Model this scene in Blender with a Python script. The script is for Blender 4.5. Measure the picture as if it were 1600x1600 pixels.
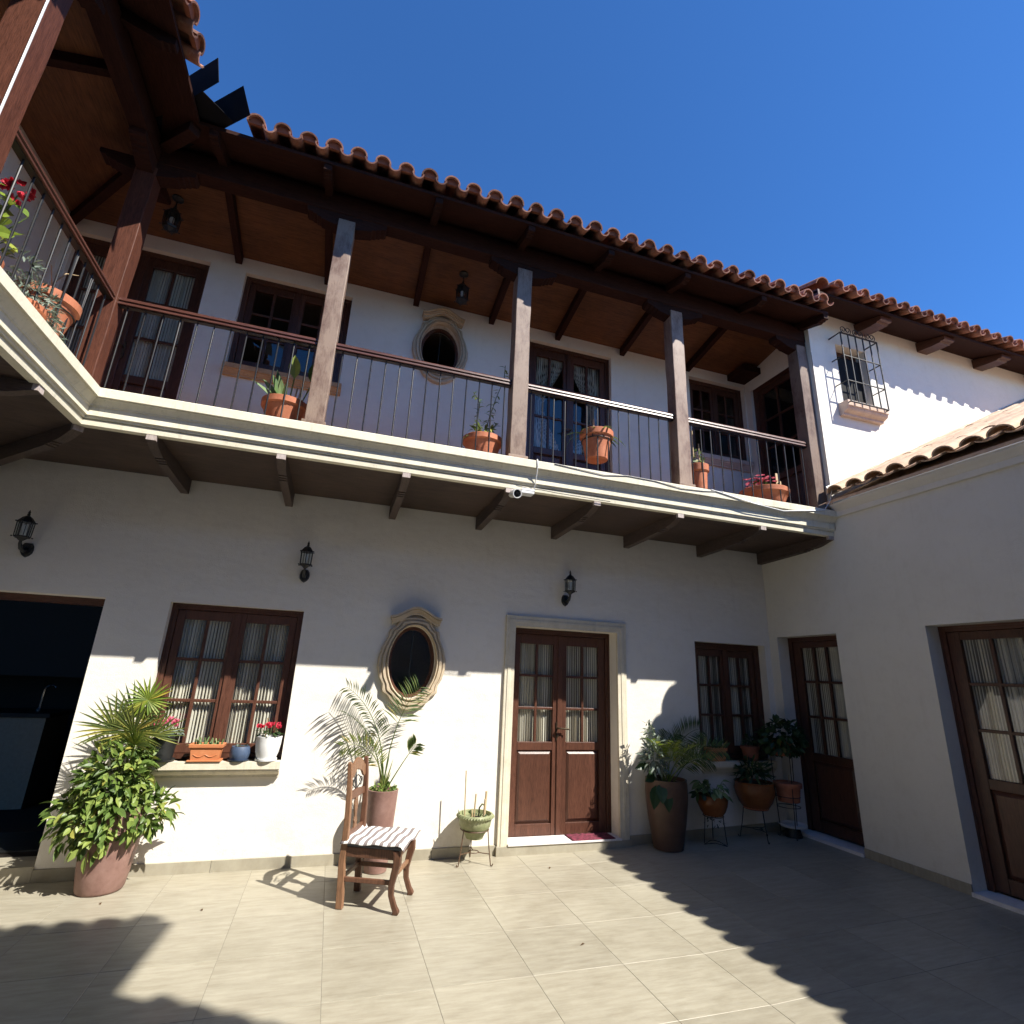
import bpy, math, random
from mathutils import Vector, Matrix, Euler
for o in list(bpy.data.objects): bpy.data.objects.remove(o)
SC = bpy.context.scene
COL = SC.collection
R = math.radians
PI = math.pi

# ------------------------------------------------------------------ camera
cam = bpy.data.cameras.new('camera'); CAM = bpy.data.objects.new('camera', cam); COL.objects.link(CAM)
YAW, PITCH, ROLL, FPX, CAMH = 0.304232, 0.297463, 0.0434774, 827.92, 1.6
fw = Vector((math.sin(YAW)*math.cos(PITCH), math.cos(YAW)*math.cos(PITCH), math.sin(PITCH)))
rt = Vector((math.cos(YAW), -math.sin(YAW), 0)); up = rt.cross(fw)
r2 = math.cos(ROLL)*rt + math.sin(ROLL)*up; u2 = -math.sin(ROLL)*rt + math.cos(ROLL)*up
M = Matrix((r2, u2, -fw)).transposed().to_4x4(); M.translation = (0, 0, CAMH)
CAM.matrix_world = M
cam.sensor_width = 36; cam.sensor_fit = 'HORIZONTAL'; cam.lens = 36*FPX/1600
cam.clip_start = 0.02; cam.clip_end = 2000
SC.camera = CAM
SC.render.resolution_x = 1024; SC.render.resolution_y = 1024

# ------------------------------------------------------------------ sky, sun, exposure
SUN = Vector((0.60, -0.68, 1.0)).normalized()       # towards the sun
w = bpy.data.worlds.new('World'); SC.world = w; w.use_nodes = True
nt = w.node_tree; nt.nodes.clear()
sky = nt.nodes.new('ShaderNodeTexSky'); sky.sky_type = 'NISHITA'; sky.sun_disc = False
sky.sun_elevation = math.asin(SUN.z); sky.sun_rotation = math.atan2(SUN.x, SUN.y)
sky.altitude = 2600; sky.air_density = 1.0; sky.dust_density = 0.25; sky.ozone_density = 3.0
hsv = nt.nodes.new('ShaderNodeHueSaturation'); hsv.inputs['Saturation'].default_value = 1.05
bg = nt.nodes.new('ShaderNodeBackground'); bg.inputs['Strength'].default_value = 0.088
out = nt.nodes.new('ShaderNodeOutputWorld')
nt.links.new(sky.outputs[0], hsv.inputs['Color']); mul = nt.nodes.new('ShaderNodeMix'); mul.data_type = 'RGBA'; mul.blend_type = 'MULTIPLY'; mul.inputs[0].default_value = 1.0; mul.inputs[7].default_value = (0.62, 1.12, 1.58, 1)
nt.links.new(hsv.outputs[0], mul.inputs[6]); nt.links.new(mul.outputs[2], bg.inputs[0]); nt.links.new(bg.outputs[0], out.inputs[0])
sl = bpy.data.lights.new('sun', 'SUN'); sl.energy = 5.0; sl.angle = R(0.53); sl.color = (1.0, 0.955, 0.865)
SO = bpy.data.objects.new('sun', sl); COL.objects.link(SO); SO.location = SUN*30
SO.rotation_euler = SUN.to_track_quat('Z', 'Y').to_euler()
SC.view_settings.view_transform = 'Standard'; SC.view_settings.look = 'None'
SC.view_settings.exposure = 0.88; SC.view_settings.gamma = 1.0; SC.view_settings.use_curve_mapping = False
SC.render.engine = 'CYCLES'
SC.cycles.max_bounces = 6; SC.cycles.diffuse_bounces = 3; SC.cycles.glossy_bounces = 3; SC.cycles.transparent_max_bounces = 12; SC.cycles.caustics_reflective = False; SC.cycles.caustics_refractive = False
SC.cycles.use_adaptive_sampling = True; SC.cycles.adaptive_threshold = 0.02

# ------------------------------------------------------------------ materials
MATS = {}
def newmat(name):
    m = bpy.data.materials.new(name); m.use_nodes = True; t = m.node_tree
    return m, t, t.nodes['Principled BSDF'], t.nodes['Material Output']
def N(t, typ, **k):
    n = t.nodes.new(typ)
    for a, b in k.items(): setattr(n, a, b)
    return n
def ramp(t, fac, stops):
    r = N(t, 'ShaderNodeValToRGB'); t.links.new(fac, r.inputs[0]); e = r.color_ramp.elements
    while len(e) < len(stops): e.new(0.5)
    for el, (p, c) in zip(e, stops): el.position = p; el.color = (c[0], c[1], c[2], 1)
    return r.outputs[0]
def noise(t, vec, scale, detail=4, rough=0.6):
    n = N(t, 'ShaderNodeTexNoise'); n.inputs['Scale'].default_value = scale; n.inputs['Detail'].default_value = detail
    n.inputs['Roughness'].default_value = rough
    if vec is not None: t.links.new(vec, n.inputs['Vector'])
    return n.outputs['Fac']
def coords(t, scale=(1, 1, 1), kind='Object', rnd=False):
    c = N(t, 'ShaderNodeTexCoord'); mp = N(t, 'ShaderNodeMapping'); mp.inputs['Scale'].default_value = scale
    t.links.new(c.outputs[kind], mp.inputs['Vector'])
    if rnd:
        oi = N(t, 'ShaderNodeObjectInfo'); ml = N(t, 'ShaderNodeVectorMath', operation='SCALE')
        cb = N(t, 'ShaderNodeCombineXYZ')
        for i in range(3): t.links.new(oi.outputs['Random'], cb.inputs[i])
        t.links.new(cb.outputs[0], ml.inputs[0]); ml.inputs['Scale'].default_value = 37.0
        t.links.new(ml.outputs[0], mp.inputs['Location'])
    return mp.outputs[0]
def bump(t, b, h, strength=0.3, dist=0.01):
    n = N(t, 'ShaderNodeBump'); n.inputs['Strength'].default_value = strength; n.inputs['Distance'].default_value = dist
    t.links.new(h, n.inputs['Height']); t.links.new(n.outputs[0], b.inputs['Normal'])
def mixc(t, fac, a, b, mode='MIX'):
    n = N(t, 'ShaderNodeMix', data_type='RGBA', blend_type=mode)
    for s, v in ((0, fac), (6, a), (7, b)):
        if isinstance(v, (int, float)): n.inputs[s].default_value = v
        elif isinstance(v, tuple): n.inputs[s].default_value = (v[0], v[1], v[2], 1)
        else: t.links.new(v, n.inputs[s])
    return n.outputs[2]
def tint(t, col, amt=0.25):
    """per-object brightness variation"""
    oi = N(t, 'ShaderNodeObjectInfo'); mr = N(t, 'ShaderNodeMapRange')
    mr.inputs['To Min'].default_value = 1-amt; mr.inputs['To Max'].default_value = 1+amt
    t.links.new(oi.outputs['Random'], mr.inputs['Value'])
    v = N(t, 'ShaderNodeVectorMath', operation='SCALE'); t.links.new(col, v.inputs[0]); t.links.new(mr.outputs[0], v.inputs['Scale'])
    return v.outputs[0]

def m_plain(name, col, rough=0.6, metal=0.0, spec=0.5, var=0.12, scale=30, bmp=0.0):
    m, t, b, o = newmat(name); v = coords(t)
    f = noise(t, v, scale)
    lo = tuple(c*(1-var) for c in col); hi = tuple(min(1, c*(1+var)) for c in col)
    t.links.new(ramp(t, f, [(0.3, lo), (0.7, hi)]), b.inputs['Base Color'])
    b.inputs['Roughness'].default_value = rough; b.inputs['Metallic'].default_value = metal; b.inputs['Specular IOR Level'].default_value = spec
    if bmp: bump(t, b, f, bmp, 0.004)
    MATS[name] = m; return m
def m_plaster(name, col, dirt=0.05):
    m, t, b, o = newmat(name); v = coords(t)
    big = noise(t, v, 1.3, 6, 0.65); mid = noise(t, v, 9, 5, 0.7); fine = noise(t, v, 120, 3)
    vs = coords(t, (6, 6, 0.5)); streak = noise(t, vs, 2.2, 5, 0.7)
    c1 = ramp(t, big, [(0.25, tuple(c*(1-dirt) for c in col)), (0.65, col)])
    c2 = ramp(t, mid, [(0.33, (0.95, 0.945, 0.935)), (0.5, (1, 1, 1))])
    c3 = ramp(t, streak, [(0.28, (0.965, 0.96, 0.95)), (0.45, (1, 1, 1))])
    c = mixc(t, 1.0, mixc(t, 0.8, c1, c2, 'MULTIPLY'), c3, 'MULTIPLY')
    # scuffs near the ground (splash dirt with its own blotchy shape)
    g = N(t, 'ShaderNodeSeparateXYZ'); t.links.new(N(t, 'ShaderNodeTexCoord').outputs['Object'], g.inputs[0])
    gp = ramp(t, g.outputs['Z'], [(0.08, (1, 1, 1)), (0.55, (0, 0, 0))])
    bl = ramp(t, noise(t, v, 5, 6, 0.75), [(0.5, (0, 0, 0)), (0.72, (1, 1, 1))])
    mk = mixc(t, 1.0, gp, bl, 'MULTIPLY')
    c = mixc(t, mk, c, tuple(x*0.78 for x in (col[0], col[1]*0.97, col[2]*0.9)))
    t.links.new(c, b.inputs['Base Color']); b.inputs['Roughness'].default_value = 0.9; b.inputs['Specular IOR Level'].default_value = 0.2
    a = N(t, 'ShaderNodeMath', operation='ADD'); t.links.new(mid, a.inputs[0]); t.links.new(fine, a.inputs[1])
    wv = noise(t, coords(t, (1.0, 1.0, 1.8)), 2.6, 3, 0.5); a2 = N(t, 'ShaderNodeMath', operation='MULTIPLY_ADD'); a2.inputs[1].default_value = 5.0; t.links.new(wv, a2.inputs[0]); t.links.new(a.outputs[0], a2.inputs[2])
    bump(t, b, a2.outputs[0], 0.32, 0.006); MATS[name] = m
def m_wood(name, dark, light, axis='z', rough=0.45, scale=1.0, bleach=None, spec=0.4, amt=0.2):
    m, t, b, o = newmat(name)
    s = {'x': (1.2, 14, 14), 'y': (14, 1.2, 14), 'z': (14, 14, 1.2)}[axis]
    v = coords(t, tuple(q*scale for q in s), rnd=True)
    n1 = noise(t, v, 2.0, 6, 0.65); v2 = coords(t, tuple(q*4*scale for q in s), rnd=True); n2 = noise(t, v2, 3.0, 4, 0.7)
    c = ramp(t, n1, [(0.28, dark), (0.72, light)])
    c = mixc(t, 0.55, c, ramp(t, n2, [(0.3, tuple(x*0.5 for x in dark)), (0.6, light)]), 'MIX')
    if scale < 1:
        bt = noise(t, coords(t, (1, 1, 1)), 2.4, 6, 0.7); c = mixc(t, 0.75, c, ramp(t, bt, [(0.3, (0.55, 0.52, 0.5)), (0.5, (1, 1, 1)), (0.72, (1.35, 1.25, 1.15))]), 'MULTIPLY')
    if bleach:
        blot = noise(t, coords(t, (3, 3, 1.3), rnd=True), 1.5, 6, 0.75)
        c = mixc(t, ramp(t, blot, [(0.36, (0, 0, 0)), (0.55, (1, 1, 1))]), c, bleach)
        c = mixc(t, ramp(t, n2, [(0.2, (0.8, 0.8, 0.8)), (0.45, (0, 0, 0))]), c, dark)
    t.links.new(tint(t, c, amt), b.inputs['Base Color']); b.inputs['Roughness'].default_value = rough; b.inputs['Specular IOR Level'].default_value = spec
    bump(t, b, n2, 0.25, 0.004); MATS[name] = m
def m_floor():
    m, t, b, o = newmat('floor_tile')
    v = coords(t, (1.6, 9, 1), rnd=True); v0 = coords(t, rnd=True)
    n1 = noise(t, v, 3.2, 7, 0.68); n2 = noise(t, v0, 2.2, 6, 0.6); n3 = noise(t, coords(t, (5, 40, 1), rnd=True), 3.5, 4, 0.7)
    c = ramp(t, n1, [(0.30, (0.235, 0.207, 0.152)), (0.5, (0.335, 0.305, 0.235)), (0.70, (0.425, 0.395, 0.312))])
    c = mixc(t, 0.4, c, ramp(t, n2, [(0.3, (0.285, 0.25, 0.188)), (0.7, (0.40, 0.368, 0.288))]))
    c = mixc(t, ramp(t, n3, [(0.60, (0, 0, 0)), (0.80, (0.35, 0.35, 0.35))]), c, (0.19, 0.16, 0.115))
    dust = noise(t, coords(t, kind='Generated', rnd=True), 4, 6, 0.7)
    c = mixc(t, ramp(t, dust, [(0.48, (0, 0, 0)), (0.8, (0.4, 0.4, 0.4))]), c, (0.38, 0.352, 0.285))
    geo = N(t, 'ShaderNodeNewGeometry'); st_n = noise(t, geo.outputs['Position'], 1.7, 7, 0.72); c = mixc(t, ramp(t, st_n, [(0.52, (0, 0, 0)), (0.75, (0.55, 0.55, 0.55))]), c, (0.235, 0.208, 0.15))
    t.links.new(tint(t, c, 0.06), b.inputs['Base Color'])
    t.links.new(ramp(t, n2, [(0.3, (0.30, 0.30, 0.30)), (0.7, (0.5, 0.5, 0.5))]), b.inputs['Roughness'])
    b.inputs['Specular IOR Level'].default_value = 0.35
    bump(t, b, n1, 0.12, 0.003); MATS['floor_tile'] = m
def m_stone(name, a, bb):
    m, t, b, o = newmat(name); v = coords(t)
    n1 = noise(t, v, 7, 7, 0.7); n2 = noise(t, v, 60, 4, 0.7)
    c = ramp(t, n1, [(0.3, a), (0.7, bb)])
    c = mixc(t, ramp(t, n2, [(0.25, (0.6, 0.6, 0.6)), (0.42, (0, 0, 0))]), c, tuple(x*0.72 for x in a))
    gs = noise(t, coords(t, (9, 9, 1.2)), 1.6, 6, 0.75); c = mixc(t, ramp(t, gs, [(0.54, (0, 0, 0)), (0.74, (0.6, 0.6, 0.6))]), c, tuple(x*0.62 for x in a))
    t.links.new(c, b.inputs['Base Color']); b.inputs['Roughness'].default_value = 0.85; b.inputs['Specular IOR Level'].default_value = 0.25
    bump(t, b, n2, 0.35, 0.004); MATS[name] = m
def m_clay(name, cols, rough=0.8, amt=0.2, lichen=None):
    m, t, b, o = newmat(name); v = coords(t, rnd=True)
    n1 = noise(t, v, 9, 6, 0.7); n2 = noise(t, v, 45, 4, 0.7)
    c = ramp(t, n1, [(0.25, cols[0]), (0.5, cols[1]), (0.75, cols[2])])
    if lichen: c = mixc(t, ramp(t, n2, [(0.52, (0, 0, 0)), (0.72, (0.7, 0.7, 0.7))]), c, lichen)
    t.links.new(tint(t, c, amt), b.inputs['Base Color']); b.inputs['Roughness'].default_value = rough; b.inputs['Specular IOR Level'].default_value = 0.3
    bump(t, b, n2, 0.3, 0.003); MATS[name] = m
def m_leaf(name, dark, mid, light, rough=0.42, trans=0.28):
    m, t, b, o = newmat(name)
    g = N(t, 'ShaderNodeNewGeometry')
    c = ramp(t, g.outputs['Random Per Island'], [(0.0, dark), (0.5, mid), (0.93, light), (1.0, (light[0]*1.5, light[1]*1.1, light[2]))])
    n1 = noise(t, coords(t), 35, 3); c = mixc(t, 0.35, c, ramp(t, n1, [(0.3, (0.55, 0.6, 0.5)), (0.7, (1.3, 1.25, 1.1))]), 'MULTIPLY')
    t.links.new(c, b.inputs['Base Color']); b.inputs['Roughness'].default_value = rough; b.inputs['Specular IOR Level'].default_value = 0.45
    tr = N(t, 'ShaderNodeBsdfTranslucent'); t.links.new(c, tr.inputs[0])
    mx = N(t, 'ShaderNodeMixShader'); mx.inputs[0].default_value = trans
    t.links.new(b.outputs[0], mx.inputs[1]); t.links.new(tr.outputs[0], mx.inputs[2]); t.links.new(mx.outputs[0], o.inputs[0]); MATS[name] = m
def m_glass(name, tintc=(0.9, 0.93, 0.92)):
    m, t, b, o = newmat(name); t.nodes.remove(b)
    lw_ = N(t, 'ShaderNodeLayerWeight'); pw_ = N(t, 'ShaderNodeMath', operation='POWER'); pw_.inputs[1].default_value = 5.0; t.links.new(lw_.outputs['Facing'], pw_.inputs[0]); fr = N(t, 'ShaderNodeMath', operation='MULTIPLY_ADD'); fr.inputs[1].default_value = 0.92; fr.inputs[2].default_value = 0.075; t.links.new(pw_.outputs[0], fr.inputs[0])
    tp = N(t, 'ShaderNodeBsdfTransparent'); tp.inputs[0].default_value = (*tintc, 1)
    gl = N(t, 'ShaderNodeBsdfGlossy'); gl.inputs['Roughness'].default_value = 0.015
    n1 = noise(t, coords(t, rnd=True), 2.5, 2); bp = N(t, 'ShaderNodeBump'); bp.inputs['Strength'].default_value = 0.06; bp.inputs['Distance'].default_value = 0.02
    t.links.new(n1, bp.inputs['Height']); t.links.new(bp.outputs[0], gl.inputs['Normal'])
    ad = N(t, 'ShaderNodeMath', operation='MULTIPLY'); ad.inputs[1].default_value = 1.0; ad.use_clamp = True; t.links.new(fr.outputs[0], ad.inputs[0])
    mx = N(t, 'ShaderNodeMixShader'); t.links.new(ad.outputs[0], mx.inputs[0]); t.links.new(tp.outputs[0], mx.inputs[1]); t.links.new(gl.outputs[0], mx.inputs[2])
    t.links.new(mx.outputs[0], o.inputs[0]); MATS[name] = m
def m_cloth(name, a, bb, stripe=None):
    m, t, b, o = newmat(name); n1 = noise(t, coords(t, (60, 60, 1.5)), 2, 4)
    c = ramp(t, n1, [(0.3, a), (0.7, bb)])
    if stripe:
        wv = N(t, 'ShaderNodeTexWave', wave_type='BANDS', bands_direction='X', wave_profile='SIN'); wv.inputs['Scale'].default_value = 12.5; wv.inputs['Distortion'].default_value = 1.2; wv.inputs['Detail'].default_value = 2; wv.inputs['Detail Scale'].default_value = 0.6
        t.links.new(coords(t, (1, 1, 0.15)), wv.inputs['Vector']); c = mixc(t, ramp(t, wv.outputs['Fac'], [(0.10, (0.85, 0.85, 0.85)), (0.34, (0, 0, 0))]), c, stripe)
    t.links.new(c, b.inputs['Base Color']); b.inputs['Roughness'].default_value = 0.95; b.inputs['Specular IOR Level'].default_value = 0.1
    tr = N(t, 'ShaderNodeBsdfTranslucent'); t.links.new(c, tr.inputs[0]); mx = N(t, 'ShaderNodeMixShader'); mx.inputs[0].default_value = 0.15
    t.links.new(b.outputs[0], mx.inputs[1]); t.links.new(tr.outputs[0], mx.inputs[2]); t.links.new(mx.outputs[0], o.inputs[0]); MATS[name] = m
def m_stripes(name):
    m, t, b, o = newmat(name)
    wv = N(t, 'ShaderNodeTexWave', wave_type='BANDS', bands_direction='X', wave_profile='SIN'); wv.inputs['Scale'].default_value = 5.4
    wv.inputs['Distortion'].default_value = 0.6; wv.inputs['Detail'].default_value = 1; wv.inputs['Detail Scale'].default_value = 1.0
    t.links.new(N(t, 'ShaderNodeTexCoord').outputs['Object'], wv.inputs['Vector'])
    c = ramp(t, wv.outputs['Fac'], [(0.55, (0.78, 0.76, 0.74)), (0.64, (0.16, 0.135, 0.13)), (0.74, (0.10, 0.085, 0.085)), (0.84, (0.24, 0.20, 0.19))])
    t.links.new(c, b.inputs['Base Color']); b.inputs['Roughness'].default_value = 0.95
    bump(t, b, noise(t, coords(t), 400, 2), 0.3, 0.002); MATS[name] = m

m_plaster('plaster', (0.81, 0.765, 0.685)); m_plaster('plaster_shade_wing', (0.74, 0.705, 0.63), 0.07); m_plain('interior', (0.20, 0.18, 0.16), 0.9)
m_wood('wood_z', (0.042, 0.017, 0.011), (0.125, 0.052, 0.033), 'z', 0.35); m_wood('wood_x', (0.042, 0.017, 0.011), (0.125, 0.052, 0.033), 'x', 0.35)
m_wood('wood_y', (0.042, 0.017, 0.011), (0.125, 0.052, 0.033), 'y', 0.35)
m_wood('beam_x', (0.016, 0.0065, 0.005), (0.045, 0.017, 0.012), 'x', 0.75, spec=0.12); m_wood('beam_y', (0.016, 0.0065, 0.005), (0.045, 0.017, 0.012), 'y', 0.75, spec=0.12)
m_wood('column_wood', (0.085, 0.045, 0.034), (0.19, 0.115, 0.09), 'z', 0.5, bleach=(0.27, 0.195, 0.15), spec=0.25)
m_wood('column_red', (0.06, 0.020, 0.012), (0.17, 0.062, 0.038), 'z', 0.5, spec=0.22)
m_wood('ceiling_x', (0.085, 0.030, 0.011), (0.19, 0.077, 0.029), 'x', 0.6, scale=0.5, amt=0.1); m_wood('ceiling_y', (0.085, 0.030, 0.011), (0.19, 0.077, 0.029), 'y', 0.6, scale=0.5, amt=0.1)
m_wood('soffit', (0.050, 0.032, 0.024), (0.095, 0.062, 0.048), 'x', 0.6, scale=0.5, amt=0.05)
m_wood('bracket_wood', (0.05, 0.034, 0.028), (0.12, 0.086, 0.072), 'y', 0.6)
m_wood('bracket_end_sunlit', (0.33, 0.26, 0.23), (0.52, 0.45, 0.42), 'z', 0.8)  # pale version of the bracket wood, sunlight painted into the end colour
m_wood('chair_wood', (0.055, 0.024, 0.014), (0.16, 0.075, 0.045), 'z', 0.4); m_wood('chair_light', (0.13, 0.062, 0.034), (0.27, 0.145, 0.08), 'z', 0.45)
m_wood('rail_wood', (0.05, 0.018, 0.013), (0.12, 0.047, 0.036), 'x', 0.33, spec=0.4, amt=0.08); m_wood('rail_wood_y', (0.05, 0.018, 0.013), (0.12, 0.047, 0.036), 'y', 0.33, spec=0.4, amt=0.08)
m_wood('stick', (0.35, 0.24, 0.12), (0.60, 0.46, 0.28), 'z', 0.7)
m_floor(); m_plain('grout', (0.25, 0.228, 0.18), 0.9); m_plain('ground', (0.20, 0.18, 0.15), 0.95, scale=3)
m_stone('trim', (0.58, 0.52, 0.40), (0.72, 0.66, 0.53)); m_stone('trim_white', (0.72, 0.665, 0.51), (0.83, 0.78, 0.63)); m_stone('carved', (0.45, 0.36, 0.25), (0.63, 0.52, 0.38))
m_stone('sill_clay', (0.48, 0.28, 0.14), (0.62, 0.39, 0.22)); m_stone('sill_pink', (0.55, 0.40, 0.32), (0.72, 0.56, 0.46)); m_stone('marble', (0.68, 0.64, 0.62), (0.82, 0.79, 0.77))
m_clay('roof_tile', [(0.15, 0.060, 0.042), (0.27, 0.115, 0.075), (0.40, 0.21, 0.145)], amt=0.38, lichen=(0.30, 0.22, 0.17)); m_clay('tile_pale', [(0.46, 0.29, 0.19), (0.60, 0.42, 0.29), (0.70, 0.53, 0.39)], amt=0.14, lichen=(0.62, 0.50, 0.37))
m_clay('clay_floor', [(0.16, 0.085, 0.055), (0.22, 0.12, 0.08), (0.27, 0.16, 0.11)], 0.6, 0.0); m_clay('mortar_red', [(0.22, 0.075, 0.045), (0.28, 0.10, 0.06), (0.34, 0.13, 0.08)])
m_clay('terracotta', [(0.36, 0.11, 0.055), (0.47, 0.165, 0.085), (0.56, 0.23, 0.13)], 0.7, 0.12); m_clay('planter_orange', [(0.46, 0.16, 0.065), (0.52, 0.19, 0.08), (0.58, 0.24, 0.11)], 0.5, 0.05)
m_clay('pot_brown', [(0.17, 0.09, 0.075), (0.24, 0.14, 0.115), (0.30, 0.185, 0.155)], 0.5, 0.05); m_clay('pot_glazed', [(0.15, 0.05, 0.016), (0.20, 0.07, 0.022), (0.25, 0.095, 0.033)], 0.25, 0.1)
m_clay('pot_vase', [(0.075, 0.045, 0.032), (0.10, 0.06, 0.043), (0.13, 0.08, 0.058)], 0.4, 0.05)
m_clay('pot_green', [(0.15, 0.17, 0.075), (0.25, 0.27, 0.14), (0.40, 0.40, 0.26)], 0.55, 0.05)
m_plain('pot_black', (0.018, 0.019, 0.019), 0.45); m_plain('pot_blue', (0.055, 0.085, 0.15), 0.55); m_plain('pot_white', (0.78, 0.78, 0.77), 0.5, var=0.05); m_plain('plastic_white', (0.78, 0.78, 0.78), 0.4, var=0.03)
m_plain('soil', (0.035, 0.022, 0.014), 0.95, scale=60, bmp=0.8); m_plain('iron', (0.012, 0.011, 0.011), 0.42, 0.0); m_plain('lantern_iron', (0.012, 0.012, 0.013), 0.5); m_plain('wire', (0.10, 0.055, 0.03), 0.55); m_plain('black_wire', (0.015, 0.015, 0.015), 0.5)
m_plain('sheet_metal', (0.010, 0.010, 0.013), 0.8, 0.0, 0.1, var=0.3, scale=8); m_plain('lead', (0.34, 0.33, 0.31), 0.6, 0.2, var=0.2)
m_plain('cushion', (0.05, 0.055, 0.07), 0.8); m_stripes('stripes'); m_cloth('curtain', (0.72, 0.65, 0.54), (0.86, 0.80, 0.69), (0.10, 0.075, 0.055)); m_cloth('net', (0.6, 0.58, 0.55), (0.7, 0.68, 0.66))
m_glass('glass'); m_glass('lantern_glass', (0.85, 0.9, 0.92)); m_plain('bulb', (0.75, 0.75, 0.72), 0.3); m_plain('lens', (0.01, 0.01, 0.012), 0.1)
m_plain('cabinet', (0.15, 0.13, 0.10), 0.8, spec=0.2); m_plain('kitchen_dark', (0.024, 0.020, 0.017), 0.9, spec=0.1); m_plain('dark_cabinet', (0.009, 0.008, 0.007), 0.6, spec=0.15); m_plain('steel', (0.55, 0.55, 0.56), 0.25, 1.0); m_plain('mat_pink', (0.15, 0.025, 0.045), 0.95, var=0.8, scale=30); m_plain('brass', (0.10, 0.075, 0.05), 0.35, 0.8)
m_leaf('leaf_shrub', (0.055, 0.10, 0.02), (0.145, 0.225, 0.05), (0.29, 0.36, 0.09)); m_leaf('leaf_palm', (0.035, 0.070, 0.018), (0.075, 0.125, 0.03), (0.17, 0.20, 0.05), 0.6, 0.22)
m_leaf('leaf_fan', (0.08, 0.12, 0.03), (0.17, 0.21, 0.055), (0.34, 0.34, 0.08)); m_leaf('leaf_dark', (0.014, 0.036, 0.012), (0.028, 0.065, 0.02), (0.05, 0.10, 0.03)); m_leaf('leaf_grey', (0.10, 0.14, 0.11), (0.17, 0.22, 0.18), (0.28, 0.33, 0.27))
m_leaf('leaf_lime', (0.14, 0.22, 0.03), (0.22, 0.30, 0.04), (0.34, 0.38, 0.07)); m_leaf('leaf_pale', (0.07, 0.14, 0.05), (0.15, 0.24, 0.09), (0.34, 0.42, 0.22)); m_leaf('petal_red', (0.45, 0.01, 0.03), (0.62, 0.02, 0.06), (0.75, 0.07, 0.13), 0.6); m_leaf('petal_pink', (0.55, 0.05, 0.14), (0.70, 0.14, 0.25), (0.8, 0.35, 0.42), 0.6)
m_leaf('dry_leaf', (0.06, 0.03, 0.015), (0.10, 0.055, 0.025), (0.16, 0.09, 0.04)); m_leaf('stem_green', (0.07, 0.10, 0.03), (0.11, 0.15, 0.04), (0.16, 0.20, 0.07)); m_leaf('leaf_purple', (0.05, 0.015, 0.05), (0.09, 0.03, 0.08), (0.16, 0.06, 0.13))

# ------------------------------------------------------------------ mesh helpers
class B:
    def __init__(s): s.v = []; s.f = []
    def add(s, vs, fs):
        n = len(s.v); s.v += [tuple(p) for p in vs]; s.f += [tuple(i+n for i in f) for f in fs]; return s
    def box(s, x0, x1, y0, y1, z0, z1, m=None):
        vs = [Vector((x, y, z)) for z in (z0, z1) for y in (y0, y1) for x in (x0, x1)]
        if m: vs = [m @ p for p in vs]
        return s.add(vs, [(0, 2, 3, 1), (4, 5, 7, 6), (0, 1, 5, 4), (2, 6, 7, 3), (0, 4, 6, 2), (1, 3, 7, 5)])
    def quad(s, a, b, c, d): return s.add([a, b, c, d], [(0, 1, 2, 3)])
    def prism(s, poly, f0, f1):
        """poly: list of 2D points; f0/f1 map a 2D point to 3D on the two ends"""
        n = len(poly); vs = [f0(p) for p in poly]+[f1(p) for p in poly]
        return s.add(vs, [tuple(range(n))[::-1], tuple(range(n, 2*n))]+[(i, (i+1) % n, (i+1) % n+n, i+n) for i in range(n)])
    def tube(s, pts, r, n=6, cap=True):
        pts = [Vector(p) for p in pts]; rs = r if isinstance(r, (list, tuple)) else [r]*len(pts)
        base = len(s.v); prev = None
        for i, p in enumerate(pts):
            d = (pts[min(i+1, len(pts)-1)]-pts[max(i-1, 0)])
            if d.length < 1e-9: d = Vector((0, 0, 1))
            d.normalize()
            a = prev - d*prev.dot(d) if prev is not None else d.orthogonal()
            if a.length < 1e-6: a = d.orthogonal()
            a.normalize(); prev = a; b = d.cross(a)
            for k in range(n):
                t = 2*PI*k/n; s.v.append(tuple(p+(a*math.cos(t)+b*math.sin(t))*rs[i]))
        for i in range(len(pts)-1):
            for k in range(n):
                q = base+i*n; s.f.append((q+k, q+(k+1) % n, q+n+(k+1) % n, q+n+k))
        if cap: s.f.append(tuple(base+k for k in range(n))[::-1]); s.f.append(tuple(base+(len(pts)-1)*n+k for k in range(n)))
        return s
    def lathe(s, prof, c=(0, 0, 0), n=24, sx=1, sy=1):
        base = len(s.v); c = Vector(c)
        for r, z in prof:
            for k in range(n):
                t = 2*PI*k/n; s.v.append((c.x+r*sx*math.cos(t), c.y+r*sy*math.sin(t), c.z+z))
        for i in range(len(prof)-1):
            for k in range(n):
                q = base+i*n; s.f.append((q+k, q+(k+1) % n, q+n+(k+1) % n, q+n+k))
        s.f.append(tuple(base+k for k in range(n))[::-1]); s.f.append(tuple(base+(len(prof)-1)*n+k for k in range(n)))
        return s
    def build(s, name, mat, parent=None, smooth=False, loc=None, rot=None, bevel=0.0):
        me = bpy.data.meshes.new(name); me.from_pydata(s.v, [], s.f); me.update()
        me.materials.append(MATS[mat])
        o = bpy.data.objects.new(name, me); COL.objects.link(o)
        if smooth:
            me.polygons.foreach_set('use_smooth', [True]*len(me.polygons))
            try: me.set_sharp_from_angle(angle=R(40))
            except Exception: pass
        if bevel:
            md = o.modifiers.new('bevel', 'BEVEL'); md.width = bevel; md.segments = 2; md.limit_method = 'ANGLE'; md.angle_limit = R(40)
        if parent: o.parent = parent
        if loc is not None: o.location = loc
        if rot is not None: o.rotation_euler = rot
        return o
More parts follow.
